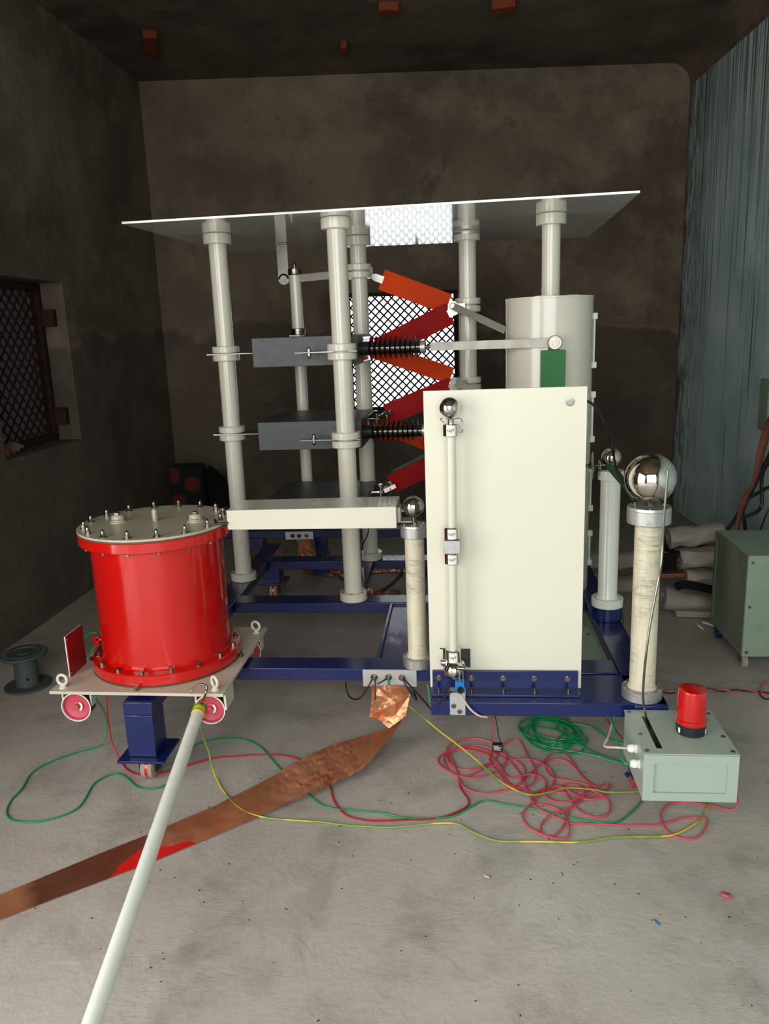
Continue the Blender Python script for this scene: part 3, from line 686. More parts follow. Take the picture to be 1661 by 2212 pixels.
# limit switch on its bracket
ls = thing('limit_switch', 'blue limit switch on a bare metal bracket at the foot of the rod', 'switch', Y(989, 1543, 2.35))
a = Y(971, 1494, 2.352); b = Y(1006, 1544, 2.352)
m = MB(); m.box((a.x, 2.348, b.z), (b.x, 2.354, a.z)); m.box((a.x, 2.348, a.z - .004), (b.x + .001, 2.385, a.z)); m.build('bracket', 'alub', ls, bevel=.0015)
for (x, y) in ((980, 1525), (993, 1537)):
    m = MB(); screw(m, Y(x, y, 2.348), (0, -1, 0), .0055, .004); m.build('screw', 'zinc', ls)
s0 = Y(983, 1489, 2.35); s1 = Y(1003, 1470, 2.35)
box('switch_body', 'blue', (s0.x, 2.335, s0.z), (s1.x, 2.362, s1.z), ls, bevel=.002)
m = MB(); m.obox(((s0.x + s1.x) / 2, 2.345, s1.z + .022), (.002, 0, 0), (0, .003, -.001), (0, .003, .024)); m.obox(((s0.x + s1.x) / 2 + .011, 2.345, s1.z + .022), (.0015, 0, 0), (0, .003, -.001), (0, .003, .024))
m.cyl(((s0.x + s1.x) / 2 - .004, 2.346, s1.z + .045), ((s0.x + s1.x) / 2 + .014, 2.346, s1.z + .045), .007, 16); m.build('lever', 'steel', ls)
m = MB(); gx = (s0.x + s1.x) / 2; m.lathe((gx + .002, 2.336, s0.z + .006), (0, -1, -.2), [(.011, 0), (.009, .006), (.007, .016)], 20); m.build('cable_boot', 'black', ls)
MB().tube([(gx + .002, 2.322, s0.z + .002), Y(994, 1500, 2.33), Y(1004, 1516, 2.335), Y(1018, 1534, 2.34), Y(1035, 1546, 2.345), Y(1052, 1549, 2.36)], .0035, 8, 6).build('switch_cable', 'wirepink', origin=Y(1004, 1516, 2.335), label='thin pale cable dropping from the blue limit switch', cat='cable')
MB().tube([Y(975, 1494, 2.34), Y(958, 1507, 2.345), Y(948, 1518, 2.35), Y(943, 1530, 2.35)], .0035, 8, 6).build('cable_stub', 'wireblack', origin=Y(958, 1507, 2.345), label='short black cable end lying left of the limit switch bracket', cat='cable')

# ================================================================== SPHERE COLUMNS
def sphere_column(label, x, y, z0, rb, rt_, zf0, zf1, rft, sz, sr, tube='fibre', fl='cast', hb=.036, cat='column', bolts=True, name='sphere_column', grp='columns topped by polished metal balls'):
    t = thing(name, label, cat, (x, y, z0), grp)
    MB().lathe((x, y, z0), (0, 0, 1), [(rt_ + .006, hb), (rt_, hb + .012), (rt_, zf0 - z0)], 56).build('tube', tube, t)
    MB().cyl((x, y, z0), (x, y, z0 + hb), rb, 56, ch=.002).build('base_flange', fl, t)
    f = MB().lathe((x, y, zf0), (0, 0, 1), [(rft - .002, 0), (rft, .002), (rft, (zf1 - zf0) * .8), (rft - .001, (zf1 - zf0) * .82), (rft, (zf1 - zf0) * .84), (rft - .001, zf1 - zf0)], 56).build('top_flange', fl, t)
    m = MB(); m.cyl((x, y, zf1), (x, y, sz - sr + .004), .007, 16); m.lathe((x, y, zf1), (0, 0, 1), [(.012, 0), (.012, .008)], 6); m.build('stud', 'zinc', t)
    MB().sphere((x, y, sz), sr, 64).build('ball', 'chrome', t)
    if bolts:
        for k in range(6):
            a = k * pi / 3 + .35; m = MB(); hexbolt(m, (x + cos(a) * rft * .74, y + sin(a) * rft * .74, zf1), (0, 0, 1), .005, .004); m.build('bolt', 'zinc', f)
        m = MB()
        for k in range(8):
            a = k * pi / 4 + .2; m.cyl((x + cos(a) * (rb - .008), y + sin(a) * (rb - .008), z0 + hb - .001), (x + cos(a) * (rb - .008), y + sin(a) * (rb - .008), z0 + hb + .002), .0035, 10)
        m.build('flange_screws', 'cast', t)
    return t
scR = sphere_column('beige fibreglass column with the largest chrome ball, at the platform\'s right end', .581, 2.41, zT, .0635, .0405, .897, .95, .066, 1.036, .0775)
scL = sphere_column('beige fibreglass column with a smaller ball, left of the white panel', -.165, 2.65, zT, .055, .0345, .797, .842, .048, .905, .038)
scW = sphere_column('glossy white post with a small ball on a round blue base', .6, 3.13, zT + .055, .064, .039, .897, .934, .051, .985, .039, tube='white', fl='white', hb=.036, bolts=False, name='sphere_post')
MB().cyl((.6, 3.13, zT), (.6, 3.13, zT + .055), .062, 56, ch=.002).build('base_disc', 'navy', scW)
m = MB(); m.tube([(.655, 3.11, zT + .048), (.662, 3.1, zT + .02), (.655, 3.08, zT - .01), (.645, 3.07, zT - .02)], .0025, 6, 5); m.build('earth_wire', 'wireblack', scW)

# threaded rod with disc beside the white post
td = thing('contact_disc', 'thin metal disc on a threaded rod, between the big cylinder and the white post', 'electrode', (.5, 3.13, .955))
m = MB()
for k in range(12): m.lathe((.44 + k * .006, 3.13, .955), (1, 0, 0), [(.005, 0), (.007, .003), (.005, .006)], 14)
m.build('threaded_rod', 'steel', td)
MB().lathe((.524, 3.13, .955), (1, -.13, 0), [(.001, -.002), (.05, 0), (.057, .003), (.05, .006), (.001, .008)], 48).build('disc', 'cast', td)
m = MB(); m.lathe((.518, 3.13, .955), (1, 0, 0), [(.016, -.006), (.016, .022)], 6); m.cyl((.53, 3.13, .955), (.575, 3.13, .955), .006, 14); m.box((.553, 3.11, .934), (.557, 3.15, .975)); m.box((.553, 3.11, .934), (.59, 3.15, .938)); hexbolt(m, (.557, 3.13, .962), (1, 0, 0), .007, .006); m.build('bracket', 'steel', td)

# green sleeve and black cable from the white post to the big ball column
A_ = Y(1307, 1000, 3.05); E_ = Y(1366, 1082, 2.52)
m = MB(); n_ = 12; rows = []
pathU = [Y(1309, 1000, 3.08), Y(1322, 997, 3.0), Y(1340, 1008, 2.85), Y(1352, 1030, 2.7), Y(1362, 1056, 2.58), Y(1370, 1084, 2.47)]
pathL = [Y(1306, 1010, 3.06), Y(1312, 1020, 2.97), Y(1322, 1035, 2.83), Y(1334, 1046, 2.7), Y(1350, 1062, 2.58), Y(1369, 1086, 2.46)]
for u, l in zip(pathU, pathL):
    c_ = (u + l) / 2; rows.append([u, c_ + Vector((0, -.018, .004)), l, c_ + Vector((0, .012, -.004))])
vs = [[m.bm.verts.new(q) for q in r] for r in rows]
for a, b in zip(vs, vs[1:]):
    for k in range(4): m.bm.faces.new((a[k], a[(k + 1) % 4], b[(k + 1) % 4], b[k]))
m.bm.faces.new(vs[0]); m.bm.faces.new(vs[-1][::-1])
o = m.build('insulating_sleeve', 'greencloth', origin=A_, label='dark green flattened sleeve draped from the white post towards the biggest ball', cat='sleeve'); sb = o.modifiers.new('sub', 'SUBSURF'); sb.levels = 2; sb.render_levels = 2
MB().tube([Y(1262, 866, 2.47), Y(1274, 869, 2.5), Y(1290, 884, 2.6), Y(1305, 910, 2.75), Y(1317, 945, 2.85), Y(1324, 975, 2.85), Y(1329, 1005, 2.78), Y(1336, 1028, 2.7), Y(1350, 1048, 2.6), Y(1368, 1078, 2.5)], .0045, 10, 8).build('curved_cable', 'wireblack', origin=Y(1262, 866, 2.47), label='thin black cable arching from the panel\'s right edge to the biggest ball', cat='cable')

# bent metal rod from the grey box up past the big ball
pts = [Z(1404, 1572, .25), Y(1396, 1549, 2.25), Y(1391, 1525, 2.25), Y(1389, 1500, 2.25), Y(1391, 1460, 2.25), Y(1396, 1410, 2.25), Y(1404, 1350, 2.26), Y(1415, 1290, 2.27), Y(1423, 1250, 2.28), Y(1428, 1220, 2.28), Y(1431, 1180, 2.29), Y(1434, 1120, 2.29), Y(1439, 1060, 2.29), Y(1443, 1016, 2.29)]
MB().tube(pts, .0037, 10, 8).build('bent_rod', 'steel', origin=pts[0], label='long bent bare metal rod rising from the grey box slot past the biggest ball', cat='rod')

# ================================================================== GREY CONTROL BOX
gx0, gx1, gy0, gy1, gz0, gz1 = .512, .776, 2.072, 2.333, .15, .299
gt = thing('control_box', 'grey-green metal control box fixed low at the right front of the blue platform', 'box', ((gx0 + gx1) / 2, 2.2, gz0))
m = MB(); m.box((gx0, gy0, gz0), (gx1, gy1, gz0 + .003)); m.box((gx0, gy1 - .002, gz0), (gx1, gy1, gz1 - .003)); m.box((gx0, gy0, gz0), (gx0 + .002, gy1, gz1 - .003)); m.box((gx1 - .002, gy0, gz0), (gx1, gy1, gz1 - .003)); m.build('case', 'greybox', gt, bevel=.0008)
m = MB(); m.box((gx0 + .004, gy0 + .006, gz0 + .004), (gx1 - .004, gy1 - .004, gz0 + .006)); m.build('inside_tray', 'slot', gt, smooth=False)
# lid with slot
L_ = gx1 - gx0 + .004; D_ = gy1 - gy0 + .004; sw0, sw1 = .049, .067
MB().slab((gx0 - .002, gy0 - .002, gz1 - .003), (1, 0, 0), (0, 1, 0), (0, 0, 1), L_, D_, .003, [(.045, .03, .063, .228)]).build('lid', 'greybox', gt, smooth=False)
# front cover with recessed field
fr = MB(); fr.slab((gx0, gy0 + .001, gz0), (1, 0, 0), (0, 0, 1), (0, -1, 0), gx1 - gx0, gz1 - gz0 - .003, .007, [(.03, .026, .234, .12)])
fr.slab((gx0 + .03, gy0 + .001, gz0 + .026), (1, 0, 0), (0, 0, 1), (0, -1, 0), .204, .094, .0005, []); fr.build('front_cover', 'greybox', gt, bevel=.0015)
for (x, y) in ((gx0 + .012, gy0 + .015), (gx1 - .012, gy0 + .015), (gx0 + .015, gy0 + .11), (gx0 + .012, gy1 - .012), (gx1 - .012, gy0 + .1), (gx1 - .012, gy1 - .02)):
    m = MB(); screw(m, (x, y, gz1), (0, 0, 1), .0042, .003); m.build('screw', 'zinc', gt)
for (y, z) in ((gy0 + .085, gz0 + .115), (gy0 + .045, gz0 + .088)):
    m = MB(); c0 = Vector((gx0, y, z)); d_ = Vector((-1, 0, 0)); m.lathe(c0, d_, [(.0135, 0), (.0135, .006), (.011, .007), (.011, .009)], 6); m.lathe(c0 + d_ * .009, d_, [(.0125, 0), (.0125, .01), (.009, .017), (.007, .018)], 20); m.build('cable_gland', 'white', gt)
# beacon
bc = Vector((.678, 2.2, gz1)); bt = thing('warning_beacon', 'red cylindrical warning beacon standing on the grey control box', 'lamp', bc)
MB().lathe(bc, (0, 0, 1), [(.040, 0), (.042, .002), (.0435, .033), (.0435, .036)], 56).build('base', 'blackp', bt)
MB().lathe(bc + Vector((0, 0, .034)), (0, 0, 1), [(.0445, 0), (.0455, .004), (.0455, .014), (.042, .016), (.0405, .10), (.039, .106), (.034, .1085), (.0001, .109)], 56).build('lens', 'redlens', bt)
for (a_, s_) in ((-2.75, .008), (-.75, .01)):
    m = MB(); r_ = .0442; q = [(bc.x + r_ * cos(a_ + k * .06), bc.y + r_ * sin(a_ + k * .06)) for k in range(4)]
    for k in range(3): m.face([(q[k][0], q[k][1], bc.z + .008), (q[k + 1][0], q[k + 1][1], bc.z + .008), (q[k + 1][0], q[k + 1][1], bc.z + .024), (q[k][0], q[k][1], bc.z + .024)])
    m.build('sticker', 'paper', bt)
m = MB(); a_ = -1.9; screw(m, (bc.x + .0445 * cos(a_), bc.y + .0445 * sin(a_), bc.z + .042), (cos(a_), sin(a_), 0), .003, .002); m.build('screw', 'zinc', bt)

# ================================================================== TROLLEY AND DRUM
tz = .333
tr = thing('trolley', 'square cream steel trolley plate with pink wheels, resting on the blue beam', 'trolley', (-1.115, 2.66, .2))
tq = [Vector((-1.43, 2.362, tz - .011)), Vector((-.808, 2.352, tz - .011)), Vector((-.805, 2.965, tz - .011)), Vector((-1.43, 2.965, tz - .011))]
MB().prism(tq, (0, 0, .011)).build('plate', 'trolley', tr, bevel=.001)
def twheel(x, y):
    o = MB().lathe((x, y, .262), (0, 1, 0), [(.001, .022), (.046, .022), (.0475, 0), (.0535, 0), (.0535, .004), (.049, .006), (.049, .05), (.045, .056)], 48).build('wheel', 'wheelblk', tr)
    m = MB(); m.lathe((x, y - .001, .262), (0, 1, 0), [(.0495, -.0004), (.0468, .0), (.044, .009), (.03, .015), (.02, .015), (.018, .010), (.009, .009), (.009, -.002), (.0001, -.003)], 48, cap=False); m.build('wheel_face', 'wheelred', o)
    m = MB(); m.lathe((x, y - .0015, .262), (0, 1, 0), [(.0537, .002), (.0537, -.001), (.0505, -.001), (.0505, .002)], 48, cap=False)
    for k in range(14):
        a0_, a1_ = -1.1 + k * .15, -1.1 + (k + 1) * .15
        m.face([(x + r_ * cos(a_) , y + .006, .262 + r_ * sin(a_)) for r_, a_ in ((.013, a0_), (.02, a0_), (.02, a1_), (.013, a1_))])
    m.build('wheel_rim', 'white', o)
    for sx in (-.052, .05): MB().box((x + sx - .003, y + .012, .26), (x + sx + .003, y + .05, tz - .011)).build('wheel_hanger', 'cream', tr)
twheel(-1.352, 2.385); twheel(-.868, 2.378); twheel(-1.352, 2.88); twheel(-.868, 2.88)
MB().box((-.812, 2.37, .265), (-.806, 2.46, tz - .011)).build('wheel_hanger', 'cream', tr)
def eyebolt(x, y, rot):
    m = MB(); ax = Vector((sin(rot), cos(rot), 0)); m.lathe((x, y, tz), (0, 0, 1), [(.014, 0), (.0135, .004), (.009, .007), (.008, .014)], 20); m.torus((x, y, tz + .03), ax, .0178, .0055, 36, 12); m.build('eye_bolt', 'cream', tr)
eyebolt(-1.394, 2.392, 0.1); eyebolt(-.845, 2.384, .72); eyebolt(-.835, 2.9, .3); eyebolt(-1.394, 2.93, .2)
for p in ((-1.12, 2.372), (-.83, 2.66), (-1.40, 2.62)):
    m = MB(); m.cyl((p[0], p[1], tz), (p[0], p[1], tz + .014), .006, 12); m.lathe((p[0], p[1], tz + .004), (0, 0, 1), [(.009, 0), (.009, .007)], 6); m.build('stud_bolt', 'zinc', tr)

dx, dy = -1.11, 2.662
dr = thing('drum_vessel', 'bright red flanged drum with a bolted cream lid, standing on the trolley', 'drum', (dx, dy, tz))
MB().cyl((dx, dy, tz), (dx, dy, tz + .006), .272, 96).build('gasket', 'brown', dr)
MB().lathe((dx, dy, tz + .006), (0, 0, 1), [(.269, 0), (.271, .002), (.271, .036), (.268, .039), (.237, .041), (.234, .044), (.234, .47), (.236, .472), (.268, .473), (.271, .476), (.271, .508), (.269, .51)], 128).build('body', 'red', dr)
MB().cyl((dx, dy, tz + .516), (dx, dy, tz + .522), .269, 96).build('gasket', 'brown', dr)
MB().cyl((dx, dy, tz + .522), (dx, dy, tz + .53), .2705, 128, ch=.001).build('lid', 'lid', dr)
zl = tz + .53
m = MB(); hexbolt(m, (dx, dy - .245, zl), (0, 0, 1), .0085, .009, .017); b0 = m.build('lid_bolt', 'zinc', dr, origin=(dx, dy - .245, zl))
NB = 16
for k in range(1, NB):
    a = -pi / 2 + k * 2 * pi / NB; copy_part(b0, dr, (dx + .245 * cos(a), dy + .245 * sin(a), zl), k * .4)
m = MB(); hexbolt(m, (dx, dy - .252, tz + .046), (0, 0, 1), .0078, .009); b1 = m.build('flange_bolt', 'zinc', dr, origin=(dx, dy - .252, tz + .046))
for k in range(1, NB):
    a = -pi / 2 + k * 2 * pi / NB; copy_part(b1, dr, (dx + .252 * cos(a), dy + .252 * sin(a), tz + .046), k * .3)
m = MB(); m.lathe((dx, dy - .255, tz + .479), (0, 0, -1), [(.008, 0), (.008, .008)], 6); b2 = m.build('nut', 'zinc', dr, origin=(dx, dy - .255, tz + .479))
for k in range(1, NB):
    a = -pi / 2 + k * 2 * pi / NB; copy_part(b2, dr, (dx + .255 * cos(a), dy + .255 * sin(a), tz + .479), k * .3)
for (x, y, s_) in ((-1.248, 2.655, 1), (-.955, 2.652, 1.05)):
    o = MB().lathe((x, y, zl), (0, 0, 1), [(.030, 0), (.029, .003), (.023, .005), (.022, .020), (.020, .023), (.0205, .025), (.019, .027)], 40).build('filler_plug', 'lid', dr)
    m = MB(); m.box((x - .008, y - .008, zl + .024), (x + .008, y + .008, zl + .036)); m.build('plug_square', 'zinc', o, bevel=.001)
    pts = [(x + .0225 * cos(a), y + .0225 * sin(a), zl + .011 + .003 * sin(a * 23)) for a in [-2.0 + .08 * k for k in range(16)]]
    MB().tube(pts, .0008, 5, 2).build('handwriting', 'ink', o)
MB().lathe((-1.112, 2.668, zl), (0, 0, 1), [(.011, 0), (.011, .007), (.0125, .008), (.0125, .032), (.0115, .040), (.007, .046), (.0001, .048)], 32).build('vent_cap', 'alu', dr)
m = MB(); m.box((-1.372, 2.595, tz + .07), (-1.35, 2.612, tz + .105)); m.box((-1.36, 2.595, tz + .09), (-1.33, 2.612, tz + .1)); m.build('lug', 'red', dr, bevel=.001)
MB().tube([(dx + .245, 2.6, zl + .016), Y(470, 1131, 2.585), Y(492, 1130, 2.6)], .0055, 10, 3).build('link_rod', 'zinc', dr)

# red board on the trolley edge
rb = thing('terminal_board', 'dark red rectangular board standing on the left edge of the trolley', 'board', (-1.405, 2.53, tz))
MB().box((-1.412, 2.478, tz), (-1.408, 2.6, .486)).build('board', 'reddk', rb, bevel=.0005)
MB().box((-1.4155, 2.478, tz), (-1.412, 2.6, .486)).build('backing', 'white', rb, bevel=.0003)
for p in ((2.484, .474), (2.594, .474), (2.484, .345)):
    m = MB(); screw(m, (-1.408, p[0], p[1]), (1, 0, 0), .003, .003); m.build('screw', 'zinc', rb)
MB().tube([(-1.407, 2.6, .43), (-1.39, 2.62, .445), (-1.37, 2.63, .44), (-1.352, 2.6, .44)], .0022, 7, 5).build('board_wire', 'wiregreen', origin=(-1.39, 2.61, .43), label='upper short green wire between the red board and the drum', cat='wire', group='short green wires behind the red board')
MB().tube([(-1.4, 2.6, .345), (-1.395, 2.62, .37), (-1.38, 2.63, .39), (-1.36, 2.63, .40), (-1.345, 2.62, .44)], .0022, 7, 5).build('board_wire', 'wiregreen', origin=(-1.39, 2.61, .36), label='lower short green wire looping up from the trolley plate', cat='wire', group='short green wires behind the red board')

# ================================================================== LONG WHITE RESISTOR BOX
wr = thing('resistor_housing', 'long cream rectangular box reaching from the red drum to the left ball column', 'resistor', (-.52, 2.68, .842))
wa = [(-.822, .842), (-.8225, .912), (-.222, .917), (-.222, .84)]
m = MB(); m.prism([(x, 2.6, z) for x, z in wa], (0, .175, 0)); m.build('housing', 'cream', wr, bevel=.002)
m = MB(); m.box((-.222, 2.64, .85), (-.21, 2.70, .905)); m.box((-.214, 2.64, .85), (-.17, 2.70, .855)); hexbolt(m, (-.21, 2.66, .89), (1, 0, 0), .007, .01); m.build('end_bracket', 'alu', wr, bevel=.001)

# ================================================================== HOOKED POLE
ptop = Z(434, 1522, .27); pbot = Y(196, 2216, 1.28); d = (ptop - pbot).normalized(); pend = pbot - d * 1.25
pl = thing('discharge_pole', 'long white pole leaning up to the trolley with a hook and striped tape', 'pole', pend)
MB().cyl(pend, ptop, .0205, 48, ch=.001).build('shaft', 'scuffwhite', pl)
q0 = ptop - d * .004
cols = ['yellow', 'tapegreen', 'yellow', 'tapegreen', 'yellow']; ws = [.010, .016, .018, .004, .009]; acc = 0
for c_, w_ in zip(cols, ws):
    MB().lathe(q0 - d * (acc + w_), d, [(.0212, 0), (.0222, .001), (.0222, w_ - .0005), (.0212, w_)], 40).build('tape_band', c_, pl, label=('green' if c_ == 'tapegreen' else 'yellow') + ' tape band'); acc += w_
h = [ptop - d * .01, Y(443, 1502, 2.33), Y(447, 1488, 2.335), Y(445, 1481, 2.34), Y(436, 1478, 2.34), Y(424, 1482, 2.335), Y(414, 1490, 2.33), Y(409, 1495, 2.325)]
MB().tube(h, .0035, 10, 8).build('hook', 'steel', pl)

# ================================================================== COPPER
def foil(name, upper, lower, zu, zl_, mat, label, cat, n=70, mcols=14, crump=None, kind=None, group=None, seed=0., smooth=True):
    def samp(path, t):
        f = t * (len(path) - 1); i = min(int(f), len(path) - 2); return path[i].lerp(path[i + 1], f - i)
    up = [Z(x, y, z) for (x, y), z in zip(upper, zu)]; lo = [Z(x, y, z) for (x, y), z in zip(lower, zl_)]
    m = MB(); uvl = m.bm.loops.layers.uv.new('UVMap'); g = []
    for i in range(n + 1):
        row = []
        for j in range(mcols + 1):
            t = i / n; p = samp(lo, t).lerp(samp(up, t), j / mcols)
            a = (crump(t) if crump else 0)
            if a:
                nz = noise.fractal(Vector((p.x * 22 + seed, p.y * 22, 3.1)), 1., 2., 4); rd = 1 - abs(noise.noise(Vector((p.x * 34, p.y * 24 + p.x * 12, seed)))) * 2
                p = p + Vector((0, 0, max(-p.z + .002, a * (nz * .5 + rd * .45))))
            row.append((m.bm.verts.new(p), (t, j / mcols)))
        g.append(row)
    for i in range(n):
        for j in range(mcols):
            q = (g[i][j], g[i + 1][j], g[i + 1][j + 1], g[i][j + 1]); f = m.bm.faces.new([v for v, _ in q])
            for lp, (_, uv) in zip(f.loops, q): lp[uvl].uv = uv
    o = m.build(name, mat, label=label, cat=cat, kind=kind, group=group, origin=tuple(lo[0]), smooth=smooth)
    s_ = o.modifiers.new('solid', 'SOLIDIFY'); s_.thickness = .0006; s_.offset = 0
    return o
up_ = [(-60, 1958), (97, 1893), (211, 1846), (316, 1804), (464, 1741), (582, 1682), (642, 1646), (700, 1617), (752, 1600), (800, 1585), (836, 1572), (862, 1556), (873, 1545)]
lo_ = [(-60, 2010), (105, 1946), (225, 1901), (338, 1858), (510, 1786), (632, 1731), (700, 1703), (745, 1682), (775, 1668), (800, 1645), (822, 1617), (851, 1584), (874, 1550)]
zu_ = [.003, .003, .003, .004, .006, .01, .014, .02, .035, .055, .08, .11, .13]
zl_ = [.003, .003, .003, .003, .004, .012, .016, .018, .03, .04, .06, .09, .12]
M['copper_strip'] = copperpaint(0, 1)
def cr_(t): return .0012 + (.009 if .45 < t < .67 else .004 if .40 < t < .72 else 0)
foil('copper_strip', up_, lo_, zu_, zl_, 'copper_strip', 'long copper foil strip with a red paint patch, crossing the floor diagonally', 'foil', n=120, mcols=13, crump=cr_, smooth=False)
# crumpled end hanging from the earthing plate
def hangfoil(name, pix, label, group, yb, mat='copper', thick=.0006):
    """pix: list of facets [(x,y,depth),...]"""
    m = MB(); cache = {}
    def V(k):
        if k not in cache: cache[k] = m.bm.verts.new(Y(*k))
        return cache[k]
    for f in pix: m.bm.faces.new([V(k) for k in f])
    bmesh.ops.subdivide_edges(m.bm, edges=m.bm.edges[:], cuts=2, use_grid_fill=True)
    for v in m.bm.verts:
        v.co += Vector((0, noise.fractal(v.co * 30, 1., 2., 3) * .006, 0))
    o = m.build(name, mat, label=label, cat='foil', group=group, origin=Y(*pix[0][0]), smooth=False)
    s_ = o.modifiers.new('solid', 'SOLIDIFY'); s_.thickness = thick; return o
a1, a2, a3 = (803, 1479, 2.585), (812, 1514, 2.57), (798, 1549, 2.56)
b1, b2, b3, b4 = (830, 1481, 2.6), (832, 1510, 2.53), (855, 1519, 2.55), (820, 1536, 2.54)
c1, c2, c3, c4, c5 = (872, 1480, 2.6), (886, 1500, 2.58), (876, 1547, 2.55), (840, 1573, 2.54), (853, 1546, 2.56)
d1 = (816, 1552, 2.57); e1_ = (801, 1525, 2.55); f1 = (812, 1483, 2.6)
hangfoil('copper_crumple', [(a1, f1, a2), (a1, a2, e1_), (f1, b1, b3), (f1, b3, a2), (a2, b3, b4), (b1, c1, b3), (c1, c2, b3), (c2, c5, b3), (c2, c3, c5), (e1_, a2, b4), (e1_, b4, a3), (a3, b4, d1), (b4, b3, c5), (b4, c5, d1), (d1, c5, c4), (c5, c3, c4)], 'crumpled copper foil hanging below the three-bolt plate on the front beam', None, 0)

# ================================================================== CABLES
def fl(pts, r=.003, z=None): return [Z(x, y, (z if z is not None else r + .001)) for x, y in pts]
def cable(name, pts, r, mat, label, cat='cable', group=None, n=8, sm=6):
    return MB().tube(pts, r, n, sm).build(name, mat, origin=pts[0], label=label, cat=cat, group=group)
cr = lambda pts, sx, ox, oy: [(x / sx + ox, y / sx + oy) for x, y in pts]
g1 = [(206, 1506), (208, 1512), (220, 1528), (230, 1553), (228, 1589), (210, 1614), (163, 1627), (108, 1647), (69, 1670), (47, 1705), (25, 1728), (14, 1754), (25, 1771), (55, 1776), (93, 1774), (139, 1761), (169, 1745), (185, 1724), (202, 1695), (228, 1678), (253, 1672), (274, 1680), (295, 1699), (320, 1705), (354, 1698), (384, 1672), (402, 1636), (420, 1611), (456, 1599), (503, 1595), (534, 1599), (562, 1613), (581, 1633), (611, 1667), (640, 1698), (666, 1716), (700, 1741), (746, 1750), (816, 1755), (874, 1766), (931, 1768), (978, 1763), (1012, 1746), (1047, 1730), (1093, 1738), (1163, 1749), (1221, 1763), (1278, 1775), (1325, 1777), (1354, 1763), (1388, 1728), (1400, 1700)]
g1p = [Z(x, y, .0035) for x, y in g1]
for i, (x, y) in enumerate([(206, 1506), (208, 1512), (220, 1528), (230, 1553), (228, 1589)]): g1p[i] = Z(x, y, (.30, .27, .2, .11, .04)[i])
for i in range(26, 35): g1p[i].z = .003
cable('earth_cable', g1p, .003, 'wiregreen', 'long green cable wandering over the floor from the trolley to the grey box')
r1 = [(233, 1500), (231, 1524), (235, 1564), (242, 1604), (253, 1629), (267, 1654), (285, 1669), (311, 1675), (343, 1672), (376, 1663), (419, 1650), (462, 1638), (506, 1634), (553, 1631), (600, 1631), (640, 1638), (672, 1655), (695, 1672), (712, 1694), (720, 1726), (735, 1749), (758, 1765), (804, 1773), (874, 1771), (931, 1769), (972, 1760), (1007, 1743), (1012, 1728), (995, 1702), (989, 1673)]
r1p = [Z(x, y, .0035) for x, y in r1]
for i, z in enumerate((.3, .25, .15, .07, .03)): r1p[i] = Z(*r1[i], z)
cable('red_cable', r1p, .003, 'wirered2', 'dark red cable running from under the trolley and beneath the copper strip')
y1 = [(434, 1552), (434, 1570), (441, 1596), (451, 1625), (457, 1654), (470, 1687), (489, 1717), (514, 1743), (548, 1760), (590, 1768), (653, 1773), (700, 1776), (735, 1781), (787, 1785), (845, 1787), (902, 1782), (949, 1778), (989, 1780), (1018, 1795), (1047, 1808), (1082, 1817), (1163, 1818), (1250, 1819), (1325, 1809), (1394, 1807), (1446, 1805), (1481, 1792), (1516, 1766), (1533, 1731), (1534, 1715)]
y1p = [Z(x, y, .006) for x, y in y1]
for i, z in enumerate((.23, .2, .13, .07, .03)): y1p[i] = Z(*y1[i], z)
cable('striped_cable', y1p, .0027, 'yg', 'long yellow and green cable from the pole hook to the grey box front')
y2 = [(839, 1476), (844, 1490), (868, 1512), (892, 1532), (922, 1556), (949, 1579), (989, 1609), (1027, 1640), (1070, 1679), (1105, 1702), (1145, 1717), (1183, 1712), (1221, 1702), (1278, 1705), (1313, 1711), (1374, 1710), (1392, 1706)]
y2p = [Z(x, y, .014) for x, y in y2]
for i, z in enumerate((.255, .235, .19, .15, .11, .08, .05, .03)): y2p[i] = Z(*y2[i], z)
cable('striped_cable', y2p, .0027, 'yg', 'yellow and green cable dropping from the middle bolt of the three-bolt plate')
MB().cyl(Y(839, 1466, 2.583), Y(840, 1480, 2.58), .0045, 12).build('cable_lug', 'wiregreen', origin=Y(839, 1466, 2.583), label='green cable lug on the middle bolt of the three-bolt plate', cat='cable lug')
# black leads at the earthing plate
bl = [('left black lead looping from the first bolt back under the front beam', [(803, 1468, 2.575), (795, 1484, 2.57), (780, 1506, 2.58), (767, 1511, 2.6), (755, 1505, 2.64), (748, 1490, 2.66), (747, 1474, 2.66)]),
      ('black lead hanging straight down from the first bolt before the foil', [(810, 1468, 2.572), (811, 1485, 2.56), (811, 1512, 2.55)]),
      ('short black lead from the middle bolt towards the first', [(835, 1466, 2.575), (826, 1472, 2.565), (815, 1478, 2.56)]),
      ('black lead sagging right from the third bolt to a sharp bend', [(870, 1468, 2.575), (880, 1485, 2.57), (893, 1506, 2.57), (899, 1512, 2.57), (898, 1505, 2.6), (892, 1490, 2.63), (890, 1478, 2.65)]),
      ('black lead running right from the third bolt under the platform', [(872, 1466, 2.575), (890, 1486, 2.54), (912, 1510, 2.5), (928, 1529, 2.45), (936, 1536, 2.42)])]
for lb, pts in bl: cable('black_lead', [Y(*q) for q in pts], .0033, 'wireblack', lb, 'cable', 'black leads on the three-bolt plate')
cable('green_wire', [Y(924, 1478, 2.5), Y(927, 1500, 2.49), Y(930, 1520, 2.48), Y(934, 1530, 2.48)], .003, 'wiregreen', 'short green wire hanging at the left end of the platform')

